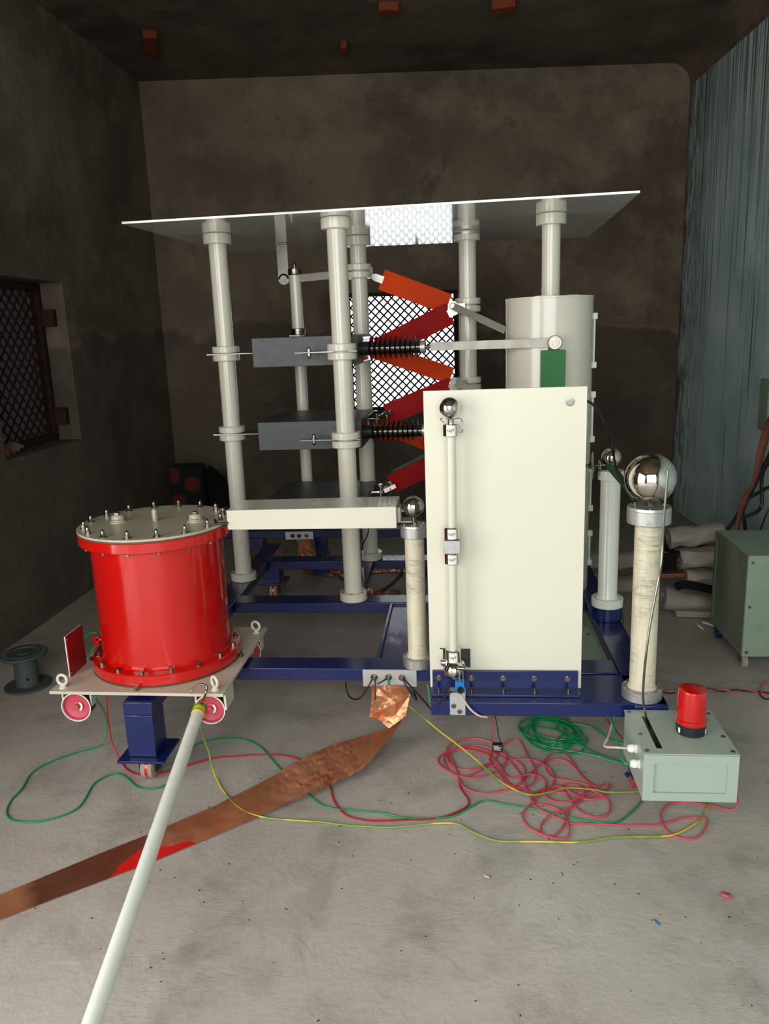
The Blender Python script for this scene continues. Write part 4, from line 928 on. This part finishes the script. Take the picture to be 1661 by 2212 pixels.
# pink-red coil (one cable)
S5 = (3.691, 930, 1540)
P1 = [(225, 530), (200, 440), (160, 360), (130, 290), (160, 250), (250, 215), (370, 205), (480, 232), (540, 270), (600, 330), (600, 400), (560, 450), (470, 490), (330, 520), (200, 490), (90, 430), (60, 370), (110, 320), (220, 280), (370, 260), (500, 290), (620, 350), (720, 410), (755, 480), (730, 550), (650, 600), (520, 635), (400, 640), (300, 610), (235, 550), (205, 460), (145, 390), (135, 330), (200, 290), (330, 300), (450, 330), (520, 300), (540, 330), (505, 380), (430, 420), (330, 450), (240, 450), (190, 420), (150, 360), (190, 300), (300, 270), (420, 290), (520, 330), (640, 400), (700, 470), (730, 520), (700, 570), (620, 570), (560, 500), (480, 400), (480, 340), (530, 300), (580, 255), (640, 215), (700, 220), (745, 280), (775, 350), (820, 420), (840, 490), (820, 560), (760, 600), (700, 600), (640, 575), (590, 520), (560, 440), (480, 420), (380, 470), (260, 515), (170, 480), (110, 400), (120, 330), (230, 290), (360, 300), (480, 350), (560, 430), (600, 500), (660, 520), (780, 490), (880, 510), (920, 560), (900, 620), (840, 645), (740, 630), (640, 580), (580, 500), (590, 400), (690, 370), (830, 378), (930, 430), (985, 500), (970, 580), (890, 638), (790, 630), (755, 580), (760, 530), (820, 460), (900, 390), (960, 335), (1030, 320), (1100, 355), (1150, 420), (1200, 500), (1290, 580), (1390, 640), (1385, 672), (1250, 690), (1150, 650), (1070, 600), (1000, 580), (930, 610), (925, 670), (1000, 708), (1120, 700), (1220, 655), (1285, 605), (1230, 565), (1100, 540), (980, 520), (925, 460), (920, 400), (1000, 368), (1100, 392), (1170, 460), (1250, 540), (1330, 588), (1405, 560), (1418, 595), (1340, 650), (1200, 690), (1115, 760), (1090, 840), (1110, 920), (1095, 990), (1040, 1005), (920, 980), (800, 920), (740, 850), (745, 790), (800, 730), (870, 660), (960, 610), (1080, 572), (1190, 582), (1225, 650), (1180, 720), (1050, 780), (940, 830), (882, 900), (890, 970), (980, 980), (1050, 920), (1075, 840), (1040, 780), (940, 740), (830, 720), (802, 680), (835, 640), (930, 600), (1040, 600), (1110, 690), (1190, 780), (1300, 830), (1400, 812), (1432, 760), (1410, 690), (1340, 640), (1240, 610), (1100, 640), (920, 620), (860, 650), (830, 730), (900, 785), (1020, 840), (1120, 880), (1300, 885)]
tail = [(1307, 1781), (1377, 1783), (1429, 1781), (1475, 1767), (1516, 1766), (1529, 1775), (1516, 1801), (1493, 1812), (1458, 1807), (1432, 1783), (1428, 1757), (1446, 1737), (1481, 1733), (1533, 1740), (1580, 1749), (1592, 1738), (1594, 1726), (1588, 1712)]
random.seed(5)
pp = [(x / S5[0] + S5[1], y / S5[0] + S5[2]) for x, y in P1] + tail
pts = [Z(x, y, .004 + .006 * abs(noise.noise(Vector((i * .37, 0, 0))))) for i, (x, y) in enumerate(pp)]
pts[-3:] = [Z(1592, 1738, .02), Z(1594, 1726, .05), Z(1588, 1712, .09)]
cable('cable_coil', pts, .003, 'wirered', 'loose tangled coil of pinkish red cable on the floor before the platform', 'cable', n=7, sm=5)
# green coil
pts = []
for k in range(11 * 14):
    a = k * 2 * pi / 14; L_ = k // 14; rnd = lambda q: noise.noise(Vector((L_ * 3.3, q, .5)))
    rx_ = 185 + 95 * rnd(1.3) * 1.6; ryy = 96 + 60 * rnd(2.7) * 1.6; ox = 965 + 110 * rnd(5.1); oy = 170 + 80 * rnd(7.7)
    x = ox + rx_ * cos(a + .3) + 30 * noise.noise(Vector((k * .4, 0, 0))); y = oy + ryy * sin(a + .3) * 1. + (x - 960) * .18
    pts.append((x, min(y, 390)))
pts += [(1190, 255), (1235, 250), (1250, 215), (1215, 180), (1165, 185), (1150, 220), (1200, 250), (1270, 300), (1335, 330), (1440, 370), (1540, 408)]
p3 = [Z(x / S5[0] + S5[1], y / S5[0] + S5[2], .004 + .012 * (abs(noise.noise(Vector((i * .31, 4, 0)))))) for i, (x, y) in enumerate(pts)]
cable('cable_coil', p3, .003, 'wiregreen', 'green cable coiled on the floor behind the red tangle', 'cable', n=7, sm=4)
for lb, q in (('green cable tail from the coil, lower of the two reaching the grey box', [(1090, 300), (1200, 318), (1340, 345), (1450, 385), (1545, 400)]), ('green cable arching from the coil top behind the grey box', [(1130, 85), (1230, 100), (1310, 125), (1390, 180), (1450, 220), (1540, 250)])):
    cable('coil_tail', [Z(x / S5[0] + S5[1], y / S5[0] + S5[2], .006) for x, y in q], .003, 'wiregreen', lb, group='green tails of the floor coil')
# cables into the glands
gl1 = Vector((gx0 - .026, gy0 + .085, gz0 + .115)); gl2 = Vector((gx0 - .026, gy0 + .045, gz0 + .088))
cable('gland_cable', [gl1, gl1 + Vector((-.03, 0, .002)), Y(1306, 1612, 2.2), Y(1312, 1596, 2.24), Y(1318, 1580, 2.3), Y(1324, 1556, 2.36), Y(1324, 1546, 2.38)], .0035, 'wirepink', 'pale pink cable bending into the upper gland of the grey box')
cable('gland_cable', [gl2, gl2 + Vector((-.015, 0, .002)), Y(1340, 1632, 2.15), Y(1338, 1612, 2.2), Y(1330, 1590, 2.27), Y(1324, 1565, 2.33), Y(1322, 1548, 2.38)], .0035, 'wiregreen', 'green cable bending into the lower gland of the grey box')
cable('drop_cable', [Y(1305, 1548, 2.4), Y(1318, 1565, 2.42), Y(1330, 1578, 2.44), Z(1345, 1596, .01)], .003, 'wirered2', 'dark red wires hanging under the platform beside the grey box')
# relay hanging on two wires
rl = thing('motor_capacitor', 'small black component hanging on a red and a black wire above the coil', 'component', Y(1074, 1618, 2.42))
a = Y(1063, 1606, 2.42); b = Y(1086, 1622, 2.42)
box('case', 'blackp', (a.x, 2.41, b.z), (b.x, 2.43, a.z), rl, bevel=.0015)
for k, (fx0, fx1) in enumerate(((.1, .6), (.15, .9), (.15, .75), (.15, .85))):
    z = a.z + (b.z - a.z) * (.22 + .17 * k); m = MB(); n_ = 7
    for q in range(n_):
        u0 = fx0 + (fx1 - fx0) * q / n_; m.face([(a.x + (b.x - a.x) * u, 2.4095, z + dz) for u, dz in ((u0, 0), (u0 + .06, 0), (u0 + .06, .0025), (u0, .0025))])
    m.build('printed_line', 'paper', rl)
MB().tube([Y(1065, 1607, 2.42), Y(1062, 1595, 2.42), Y(1065, 1575, 2.42), Y(1064, 1562, 2.42), Y(1060, 1545, 2.42)], .0018, 6, 5).build('red_wire', 'wirered2', rl)
MB().tube([Y(1083, 1607, 2.42), Y(1077, 1590, 2.42), Y(1074, 1570, 2.42), Y(1069, 1545, 2.42)], .0018, 6, 5).build('black_wire', 'wireblack', rl)

# twisted red/black pair on the floor at the right
tw = thing('twisted_pair', 'twisted red and black wire lying on the floor at the right edge', 'cable', Z(1430, 1497, 0))
base = [Z(x, y, .006) for x, y in ((1300, 1500), (1425, 1497), (1470, 1494), (1530, 1489), (1575, 1493), (1610, 1491), (1640, 1496), (1662, 1499), (1720, 1500))]
for ph, mt in ((0, 'wirered'), (pi, 'wireblack')):
    q = []; 
    for i in range(len(base) - 1):
        for k in range(14):
            p = base[i].lerp(base[i + 1], k / 14); t = (p.x) * 60 + ph; q.append(p + Vector((0, cos(t) * .004, sin(t) * .004)))
    MB().tube(q, .003, 6, 1).build('strand', mt, tw)
for mt, q in (('wirered', [(1650, 1498), (1642, 1492), (1646, 1482), (1655, 1476), (1665, 1474)]), ('wireblack', [(1640, 1494), (1644, 1504), (1655, 1510), (1668, 1508)])):
    MB().tube([Z(x, y, .01) for x, y in q], .003, 6, 5).build('strand', mt, tw)

# ================================================================== GREEN CABINET
kx0, kx1, ky0, ky1, kz0, kz1 = 1.205, 1.82, 3.27, 3.70, .075, .53
cb = thing('cabinet', 'green metal cabinet on small casters at the right edge', 'cabinet', (kx0 + .3, 3.48, 0))
box('case', 'cab', (kx0 + .003, ky0 + .004, kz0), (kx1, ky1, kz1), cb, bevel=.003)
box('front_panel', 'cab', (kx0, ky0, kz0), (kx1, ky0 + .004, kz1 - .002), cb, bevel=.001)
m = MB(); m.slab((kx0 + .003, ky0 + .004, kz0), (0, 1, 0), (0, 0, 1), (-1, 0, 0), ky1 - ky0 - .004, kz1 - kz0, .005, [(.03, .03, ky1 - ky0 - .034, kz1 - kz0 - .03)]); m.build('side_rim', 'cabside', cb, bevel=.001)
MB().box((kx0 + .001, ky0 + .03, kz0 + .03), (kx0 + .003, ky1 - .03, kz1 - .03)).build('side_panel', 'cabside', cb, smooth=False)
for z in (kz0 + .02, (kz0 + kz1) / 2, kz1 - .03):
    m = MB(); screw(m, (kx0 + .018, ky0, z), (0, -1, 0), .0045, .003); m.build('screw', 'zinc', cb)
for (x, y, mt) in ((kx0 + .03, ky0 + .06, 'casterw'), (kx0 + .03, ky1 - .03, 'navy'), (kx1 - .06, ky0 + .06, 'casterw'), (kx1 - .06, ky1 - .03, 'navy')):
    m = MB(); m.cyl((x, y, .068), (x, y, kz0), .03, 20)
    for s_ in (-.018, .018): m.box((x + s_ - .0015, y - .016, .028), (x + s_ + .0015, y + .016, .07))
    o = m.build('caster', 'steel', cb)
    MB().lathe((x - .013, y, .0325), (1, 0, 0), [(.029, 0), (.0325, .004), (.0325, .022), (.029, .026)], 28).build('caster_wheel', mt, o)
m = MB(); x, y = kx0 - .02, ky1 - .02; m.obox((x, y, .07), (.028, 0, -.01), (0, .008, 0), (.001, 0, .004)); m.obox((x - .035, y, .055), (.012, 0, -.01), (0, .014, 0), (.002, 0, .003)); m.build('brake_pedal', 'alub', cb)

# rolls of foam sheet behind
def roll(label, p, q, r, flat=.7, name='foam_roll', mat='foam', seed=0, grp='rolls of pale foam sheet stacked by the wall'):
    p, q = Vector(p), Vector(q); d = (q - p); L_ = d.length; dn = d.normalized(); u = dn.cross(Vector((0, 0, 1))).normalized(); v = u.cross(dn); m = MB(); n = 28; k_ = 14; rings = []
    for i in range(k_ + 1):
        c = p + d * (i / k_); rr = r * (1 + .07 * noise.noise(Vector((i * .6, seed, 0)))); rings.append([])
        for j in range(n):
            a = 2 * pi * j / n; w_ = 1 + .3 * noise.noise(Vector((cos(a) * 1.5, sin(a) * 1.5 + seed, i * .25)))
            rings[-1].append(m.bm.verts.new(c + u * cos(a) * rr * w_ * 1.15 + v * sin(a) * rr * w_ * flat))
    for a, b in zip(rings, rings[1:]):
        for j in range(n): m.bm.faces.new((a[j], a[(j + 1) % n], b[(j + 1) % n], b[j]))
    for rg, sg in ((rings[0], -1), (rings[-1], 1)):      # rolled, slightly hollow ends
        c = sum((v_.co for v_ in rg), Vector()) / n; inner = [m.bm.verts.new(c + (v_.co - c) * .55 - dn * sg * .0) for v_ in rg]; deep = [m.bm.verts.new(c + (v_.co - c) * .5 - dn * sg * .04) for v_ in rg]
        for j in range(n):
            m.bm.faces.new((rg[j], rg[(j + 1) % n], inner[(j + 1) % n], inner[j])); m.bm.faces.new((inner[j], inner[(j + 1) % n], deep[(j + 1) % n], deep[j]))
        m.bm.faces.new(deep)
    return m.build(name, mat, label=label, cat='roll', group=grp, origin=tuple(p))
yb = 4.0
def pz(x, y, yy): return Y(x, y, yy)
roll('topmost pale foam roll, sticking out above the green cabinet', pz(1443, 1163, 4.12), pz(1560, 1150, 4.12), .07, .75, seed=1)
roll('second pale foam roll from the top, behind the cabinet corner', pz(1465, 1206, 4.08), pz(1600, 1198, 4.08), .07, .75, seed=2)
roll('third foam roll from the top, set further right behind the cabinet', pz(1478, 1245, 4.06), pz(1600, 1250, 4.06), .062, .8, seed=3)
roll('lower foam roll running left behind the beige column', pz(1432, 1290, 4.02), pz(1600, 1310, 4.02), .066, .8, seed=4)
roll('foam roll seen behind the white post', pz(1262, 1214, 4.5), pz(1430, 1205, 4.5), .07, .7, seed=6)
roll('lower foam roll seen between the white post and the panel', pz(1240, 1255, 4.42), pz(1400, 1262, 4.42), .07, .7, seed=7)
m = MB(); q = [Z(1442, 1312, .03), Z(1462, 1336, .0), Z(1560, 1338, .0), Z(1560, 1318, .03)]; m.prism([v + Vector((0, 0, .004)) for v in [Z(1442, 1308, .0), Z(1460, 1336, .0), Z(1590, 1340, .0), Z(1590, 1306, .0)]], (0, 0, .035)); m.build('foam_slab', 'foam', label='flat yellowish foam slab on the floor under the rolls', cat='foam', origin=Z(1442, 1312, 0), bevel=.008)
m = MB(); m.prism([pz(1426, 1202, 4.04), pz(1471, 1192, 4.04), pz(1462, 1212, 4.04), pz(1462, 1232, 4.04), pz(1424, 1234, 4.04)], (0, .04, 0)); m.build('black_pouch', 'darkcloth', label='black folded bag wedged between the foam rolls', cat='bag', origin=pz(1426, 1234, 4.04), bevel=.006)
m = MB(); m.tube([pz(1425, 1166, 4.2), pz(1450, 1180, 4.2), pz(1500, 1176, 4.2), pz(1530, 1180, 4.2)], .035, 10, 5); m.build('black_sheet', 'darkcloth', label='black sheet folded below the topmost foam roll', cat='sheet', origin=pz(1425, 1166, 4.2))
m = MB(); m.obox(pz(1455, 1238, 4.1), (.09, 0, .004), (0, .05, 0), (0, 0, .014)); m.build('copper_fold', 'oldcopper', label='fold of copper foil tucked between the foam rolls', cat='foil', origin=pz(1455, 1238, 4.1), bevel=.004)
m = MB(); m.tube([pz(1460, 1268, 3.98), pz(1480, 1262, 3.97), pz(1520, 1270, 3.96), pz(1560, 1280, 3.96)], .022, 10, 5); m.build('black_bundle', 'darkcloth', label='black plastic bundle lying on the lower foam roll', cat='bundle', origin=pz(1460, 1268, 3.98))
# right-wall copper strip, cables, and broken box
m = MB(); cs = [(1668, 900, 4.45, 9), (1655, 935, 4.4, 10), (1643, 975, 4.35, 9), (1636, 1012, 4.3, 7), (1628, 1040, 4.25, 4), (1624, 1048, 4.22, 4), (1610, 1070, 4.15, 6), (1601, 1095, 4.1, 6), (1594, 1125, 4.05, 4), (1587, 1160, 3.95, 5)]
L1 = [Y(x - w_ / 1., y, yy) for x, y, yy, w_ in cs]; L2 = [Y(x + w_ / 1., y + 4, yy) for x, y, yy, w_ in cs]
va = [m.bm.verts.new(v) for v in L1]; vb = [m.bm.verts.new(v) for v in L2]
for i in range(len(va) - 1): m.bm.faces.new((va[i], va[i + 1], vb[i + 1], vb[i]))
o = m.build('copper_strap', 'oldcopper', label='copper strap hanging down the right wall behind the cabinet', cat='foil', origin=L1[0]); s_ = o.modifiers.new('s', 'SOLIDIFY'); s_.thickness = .001
kb = 'thick black cables hanging at the right wall'
for lb, q, r_ in (('straight thick black cable slanting down at the right wall', [(1672, 965, 4.4), (1650, 1005, 4.35), (1632, 1045, 4.3), (1612, 1085, 4.25), (1596, 1125, 4.2), (1590, 1150, 4.1)], .011),
              ('black cable curving up then right at the wall', [(1572, 1142, 4.0), (1585, 1126, 4.05), (1612, 1082, 4.2), (1635, 1066, 4.25), (1665, 1050, 4.3)], .010),
              ('black cable hanging in a deep bend at the right wall', [(1668, 990, 4.42), (1650, 1016, 4.38), (1645, 1045, 4.34), (1646, 1085, 4.3), (1638, 1103, 4.28), (1618, 1113, 4.2), (1605, 1117, 4.15)], .010),
              ('short black cable dropping behind the cabinet', [(1604, 1108, 4.2), (1608, 1125, 4.2), (1611, 1150, 4.1)], .010),
              ('thin black wire at the right wall near the picture edge', [(1668, 1085, 4.3), (1655, 1112, 4.3), (1640, 1150, 4.2)], .005)):
    cable('wall_cable', [Y(*p_) for p_ in q], r_, 'wireblack', lb, 'cable', kb, 8, 6)
m = MB(); a = Y(1645, 870, 4.85); b = Y(1680, 928, 4.85); m.box((a.x, 4.75, b.z), (a.x + .14, 4.9, a.z + .14)); m.build('wall_box', 'cab', label='battered green box on the right wall at the picture edge', cat='box', origin=(a.x, 4.8, b.z), bevel=.01)

# ================================================================== FAR LEFT THINGS
sx_, sy_ = -1.965, 3.09; sp = thing('cable_spool', 'empty dark grey cable spool standing on the floor at the left edge', 'spool', (sx_, sy_, 0))
MB().lathe((sx_, sy_, 0), (0, 0, 1), [(.098, 0), (.1, .003), (.1, .009), (.098, .011)], 64).build('flange', 'spool', sp)
MB().cyl((sx_, sy_, .011), (sx_, sy_, .15), .05, 48).build('core', 'spool', sp)
f = MB().lathe((sx_, sy_, .15), (0, 0, 1), [(.098, 0), (.1, .003), (.1, .012), (.097, .014), (.094, .011), (.074, .010), (.072, .014), (.066, .014), (.064, .009), (.025, .009), (.024, .014), (.001, .014)], 64, cap=False).build('flange', 'spool', sp)
m = MB()
for k in range(40):
    a = 2 * pi * k / 40; m.obox((sx_ + cos(a) * .084, sy_ + sin(a) * .084, .1615), (cos(a) * .009, sin(a) * .009, 0), (-sin(a) * .0014, cos(a) * .0014, 0), (0, 0, .0018))
m.build('ribs', 'spool', f)
m = MB(); an = -1.0; m.cyl((sx_ + cos(an) * .0495, sy_ + sin(an) * .0495, .05), (sx_ + cos(an) * .0515, sy_ + sin(an) * .0515, .05), .006, 14); m.build('hole', 'slot', sp)
# floral roll in the corner
m = MB(); m.box((-2.25, 5.72, 0), (-1.99, 5.9, .56), rot=.08); m.build('floral_carpet', 'floral', label='folded carpet with dark red flowers leaning in the far left corner', cat='carpet', origin=(-2.12, 5.8, 0), bevel=.03)
m = MB(); m.prism([(-1.98, 5.78, 0), (-1.70, 5.78, 0), (-1.74, 5.78, .2), (-1.86, 5.78, .45), (-1.96, 5.78, .55)], (0, .12, 0)); m.build('dark_cover', 'darkcloth', label='dark cloth heap leaning beside the floral carpet', cat='cloth', origin=(-1.85, 5.8, 0), bevel=.03)
# rag on the sill
m = MB(); rg = X(50, 968, LX - .06)
for k in range(3):
    pts = [Vector((LX - .09 + .02 * sin(t * 2 + k), 3.80 + .03 * k + t * .055, .937 + .010 + .014 * k + .008 * sin(t * 3 + k))) for t in [q * .5 for q in range(7)]]
    m.tube(pts, lambda u, k=k: .028 - .006 * k + .006 * sin(u * 9 + k), 9, 4)
m.build('rag', 'rag', label='crumpled grey and orange rag on the left window sill', cat='rag', origin=(LX - .1, 3.9, .935))

# ================================================================== SECOND CHASSIS BEHIND
sc2 = thing('rear_chassis', 'second dark blue chassis with its own three-bolt plate, low behind the first', 'chassis', (-1.05, 4.7, 0))
box('beam', 'navy', (-1.5, 4.66, .262), (-.2, 4.76, .31), sc2, bevel=.003)
box('beam', 'navy', (-1.36, 4.66, .19), (-1.25, 4.74, .262), sc2, bevel=.003)
box('post', 'navy', (-.93, 4.72, .12), (-.86, 4.8, .262), sc2, bevel=.003); box('socket', 'navy', (-.945, 4.7, .0), (-.85, 4.82, .13), sc2, bevel=.003)
box('post', 'navy', (-1.45, 4.66, .0), (-1.36, 4.76, .262), sc2, bevel=.003); box('post', 'navy', (-.32, 4.66, .0), (-.22, 4.76, .262), sc2, bevel=.003)
m = MB(); m.lathe((-.845, 4.72, .08), (1, -.2, .1), [(.008, 0), (.012, .01), (.006, .02), (.006, .03)], 12); m.torus((-.81, 4.712, .085), (0, 1, 0), .009, .003, 16, 8); m.build('wing_nut', 'zinc', sc2)
a = Y(616, 1149, 4.65); b = Y(677, 1165, 4.65)
gp2 = box('earthing_plate', 'alub', (a.x, 4.648, b.z), (b.x, 4.656, a.z), sc2, bevel=.001)
for u in (.26, .5, .76):
    m = MB(); hexbolt(m, (a.x + (b.x - a.x) * u, 4.648, (a.z + b.z) / 2), (0, -1, 0), .009, .008); m.build('bolt', 'zinc', gp2)
k1, k2, k3, k4, k5, k6, k7, k8 = (640, 1166, 4.64), (668, 1164, 4.64), (645, 1172, 4.6), (673, 1184, 4.58), (642, 1205, 4.6), (672, 1205, 4.58), (683, 1192, 4.6), (682, 1206, 4.6)
hangfoil('copper_crumple', [(k1, k2, k3), (k2, k4, k3), (k1, k3, k5), (k3, k4, k6, k5), (k4, k7, k8, k6)], 'copper foil hanging from the plate of the rear chassis', None, 0)
foil('copper_strip', [(655, 1226), (700, 1226), (745, 1236), (790, 1226), (840, 1226), (880, 1228)], [(655, 1238), (690, 1241), (735, 1250), (790, 1240), (840, 1236), (880, 1236)], [.004] * 6, [.004] * 6, 'copper', 'copper foil strip on the floor beyond the rear cross beam', 'foil', n=60, mcols=8, crump=lambda t: .008)
foil('copper_strip', [(786, 1268), (805, 1272), (830, 1284), (850, 1274), (880, 1288)], [(785, 1292), (810, 1292), (830, 1296), (850, 1297), (880, 1300)], [.02] * 5, [.004] * 5, 'copper', 'crumpled copper foil on the floor behind the nearest column', 'foil', n=40, mcols=8, crump=lambda t: .02)
cable('rear_hose', [Z(700, 1236, .01), Z(735, 1246, .01), Z(790, 1292, .01), Z(815, 1280, .01), Z(845, 1262, .01), Z(865, 1240, .01), Z(868, 1228, .02)], .008, 'brown', 'brown hose curving over the floor between the rear beams', 'hose')
cable('hanging_wire', [Y(790, 1120, 3.9), Y(796, 1142, 3.9), Y(792, 1160, 3.9), Y(783, 1178, 3.9), Y(779, 1210, 3.9)], .003, 'wireblack', 'thin black wire hanging beside the rear column', 'cable')

# ================================================================== SMALL THINGS ON THE FLOOR
p = Z(1568, 1933, .008); m = MB(); m.torus(p, (.2, .3, 1), .009, .0045, 24, 10); m.build('rubber_ring', 'wheelred', label='small dark pink ring lying alone on the floor at right', cat='ring', origin=p)
p = Z(1419, 1992, .002); m = MB(); m.obox(p, (-.004, .009, 0), (.002, .001, 0), (0, 0, .0012)); m.build('blue_scrap', 'blue', label='tiny blue scrap on the empty floor at right', cat='scrap', origin=p)
p = Z(1051, 1893, .002); m = MB(); m.obox(p, (.007, -.004, 0), (.0008, .001, 0), (0, 0, .0008)); m.build('white_scrap', 'paper', label='tiny white sliver on the floor below the red tangle', cat='scrap', origin=p)
random.seed(11); m = MB()
for k in range(150):
    p = Vector((random.uniform(-1.2, 1.1), random.uniform(1.3, 2.5), .001)); a = random.uniform(0, pi); L_ = random.uniform(.0008, .0035); m.obox(p, (cos(a) * L_, sin(a) * L_, 0), (-sin(a) * .0007, cos(a) * .0007, 0), (0, 0, .0007))
m.build('floor_debris', 'darkcloth', label='dark crumbs and slivers scattered over the concrete floor', cat='debris', kind='stuff', smooth=False)
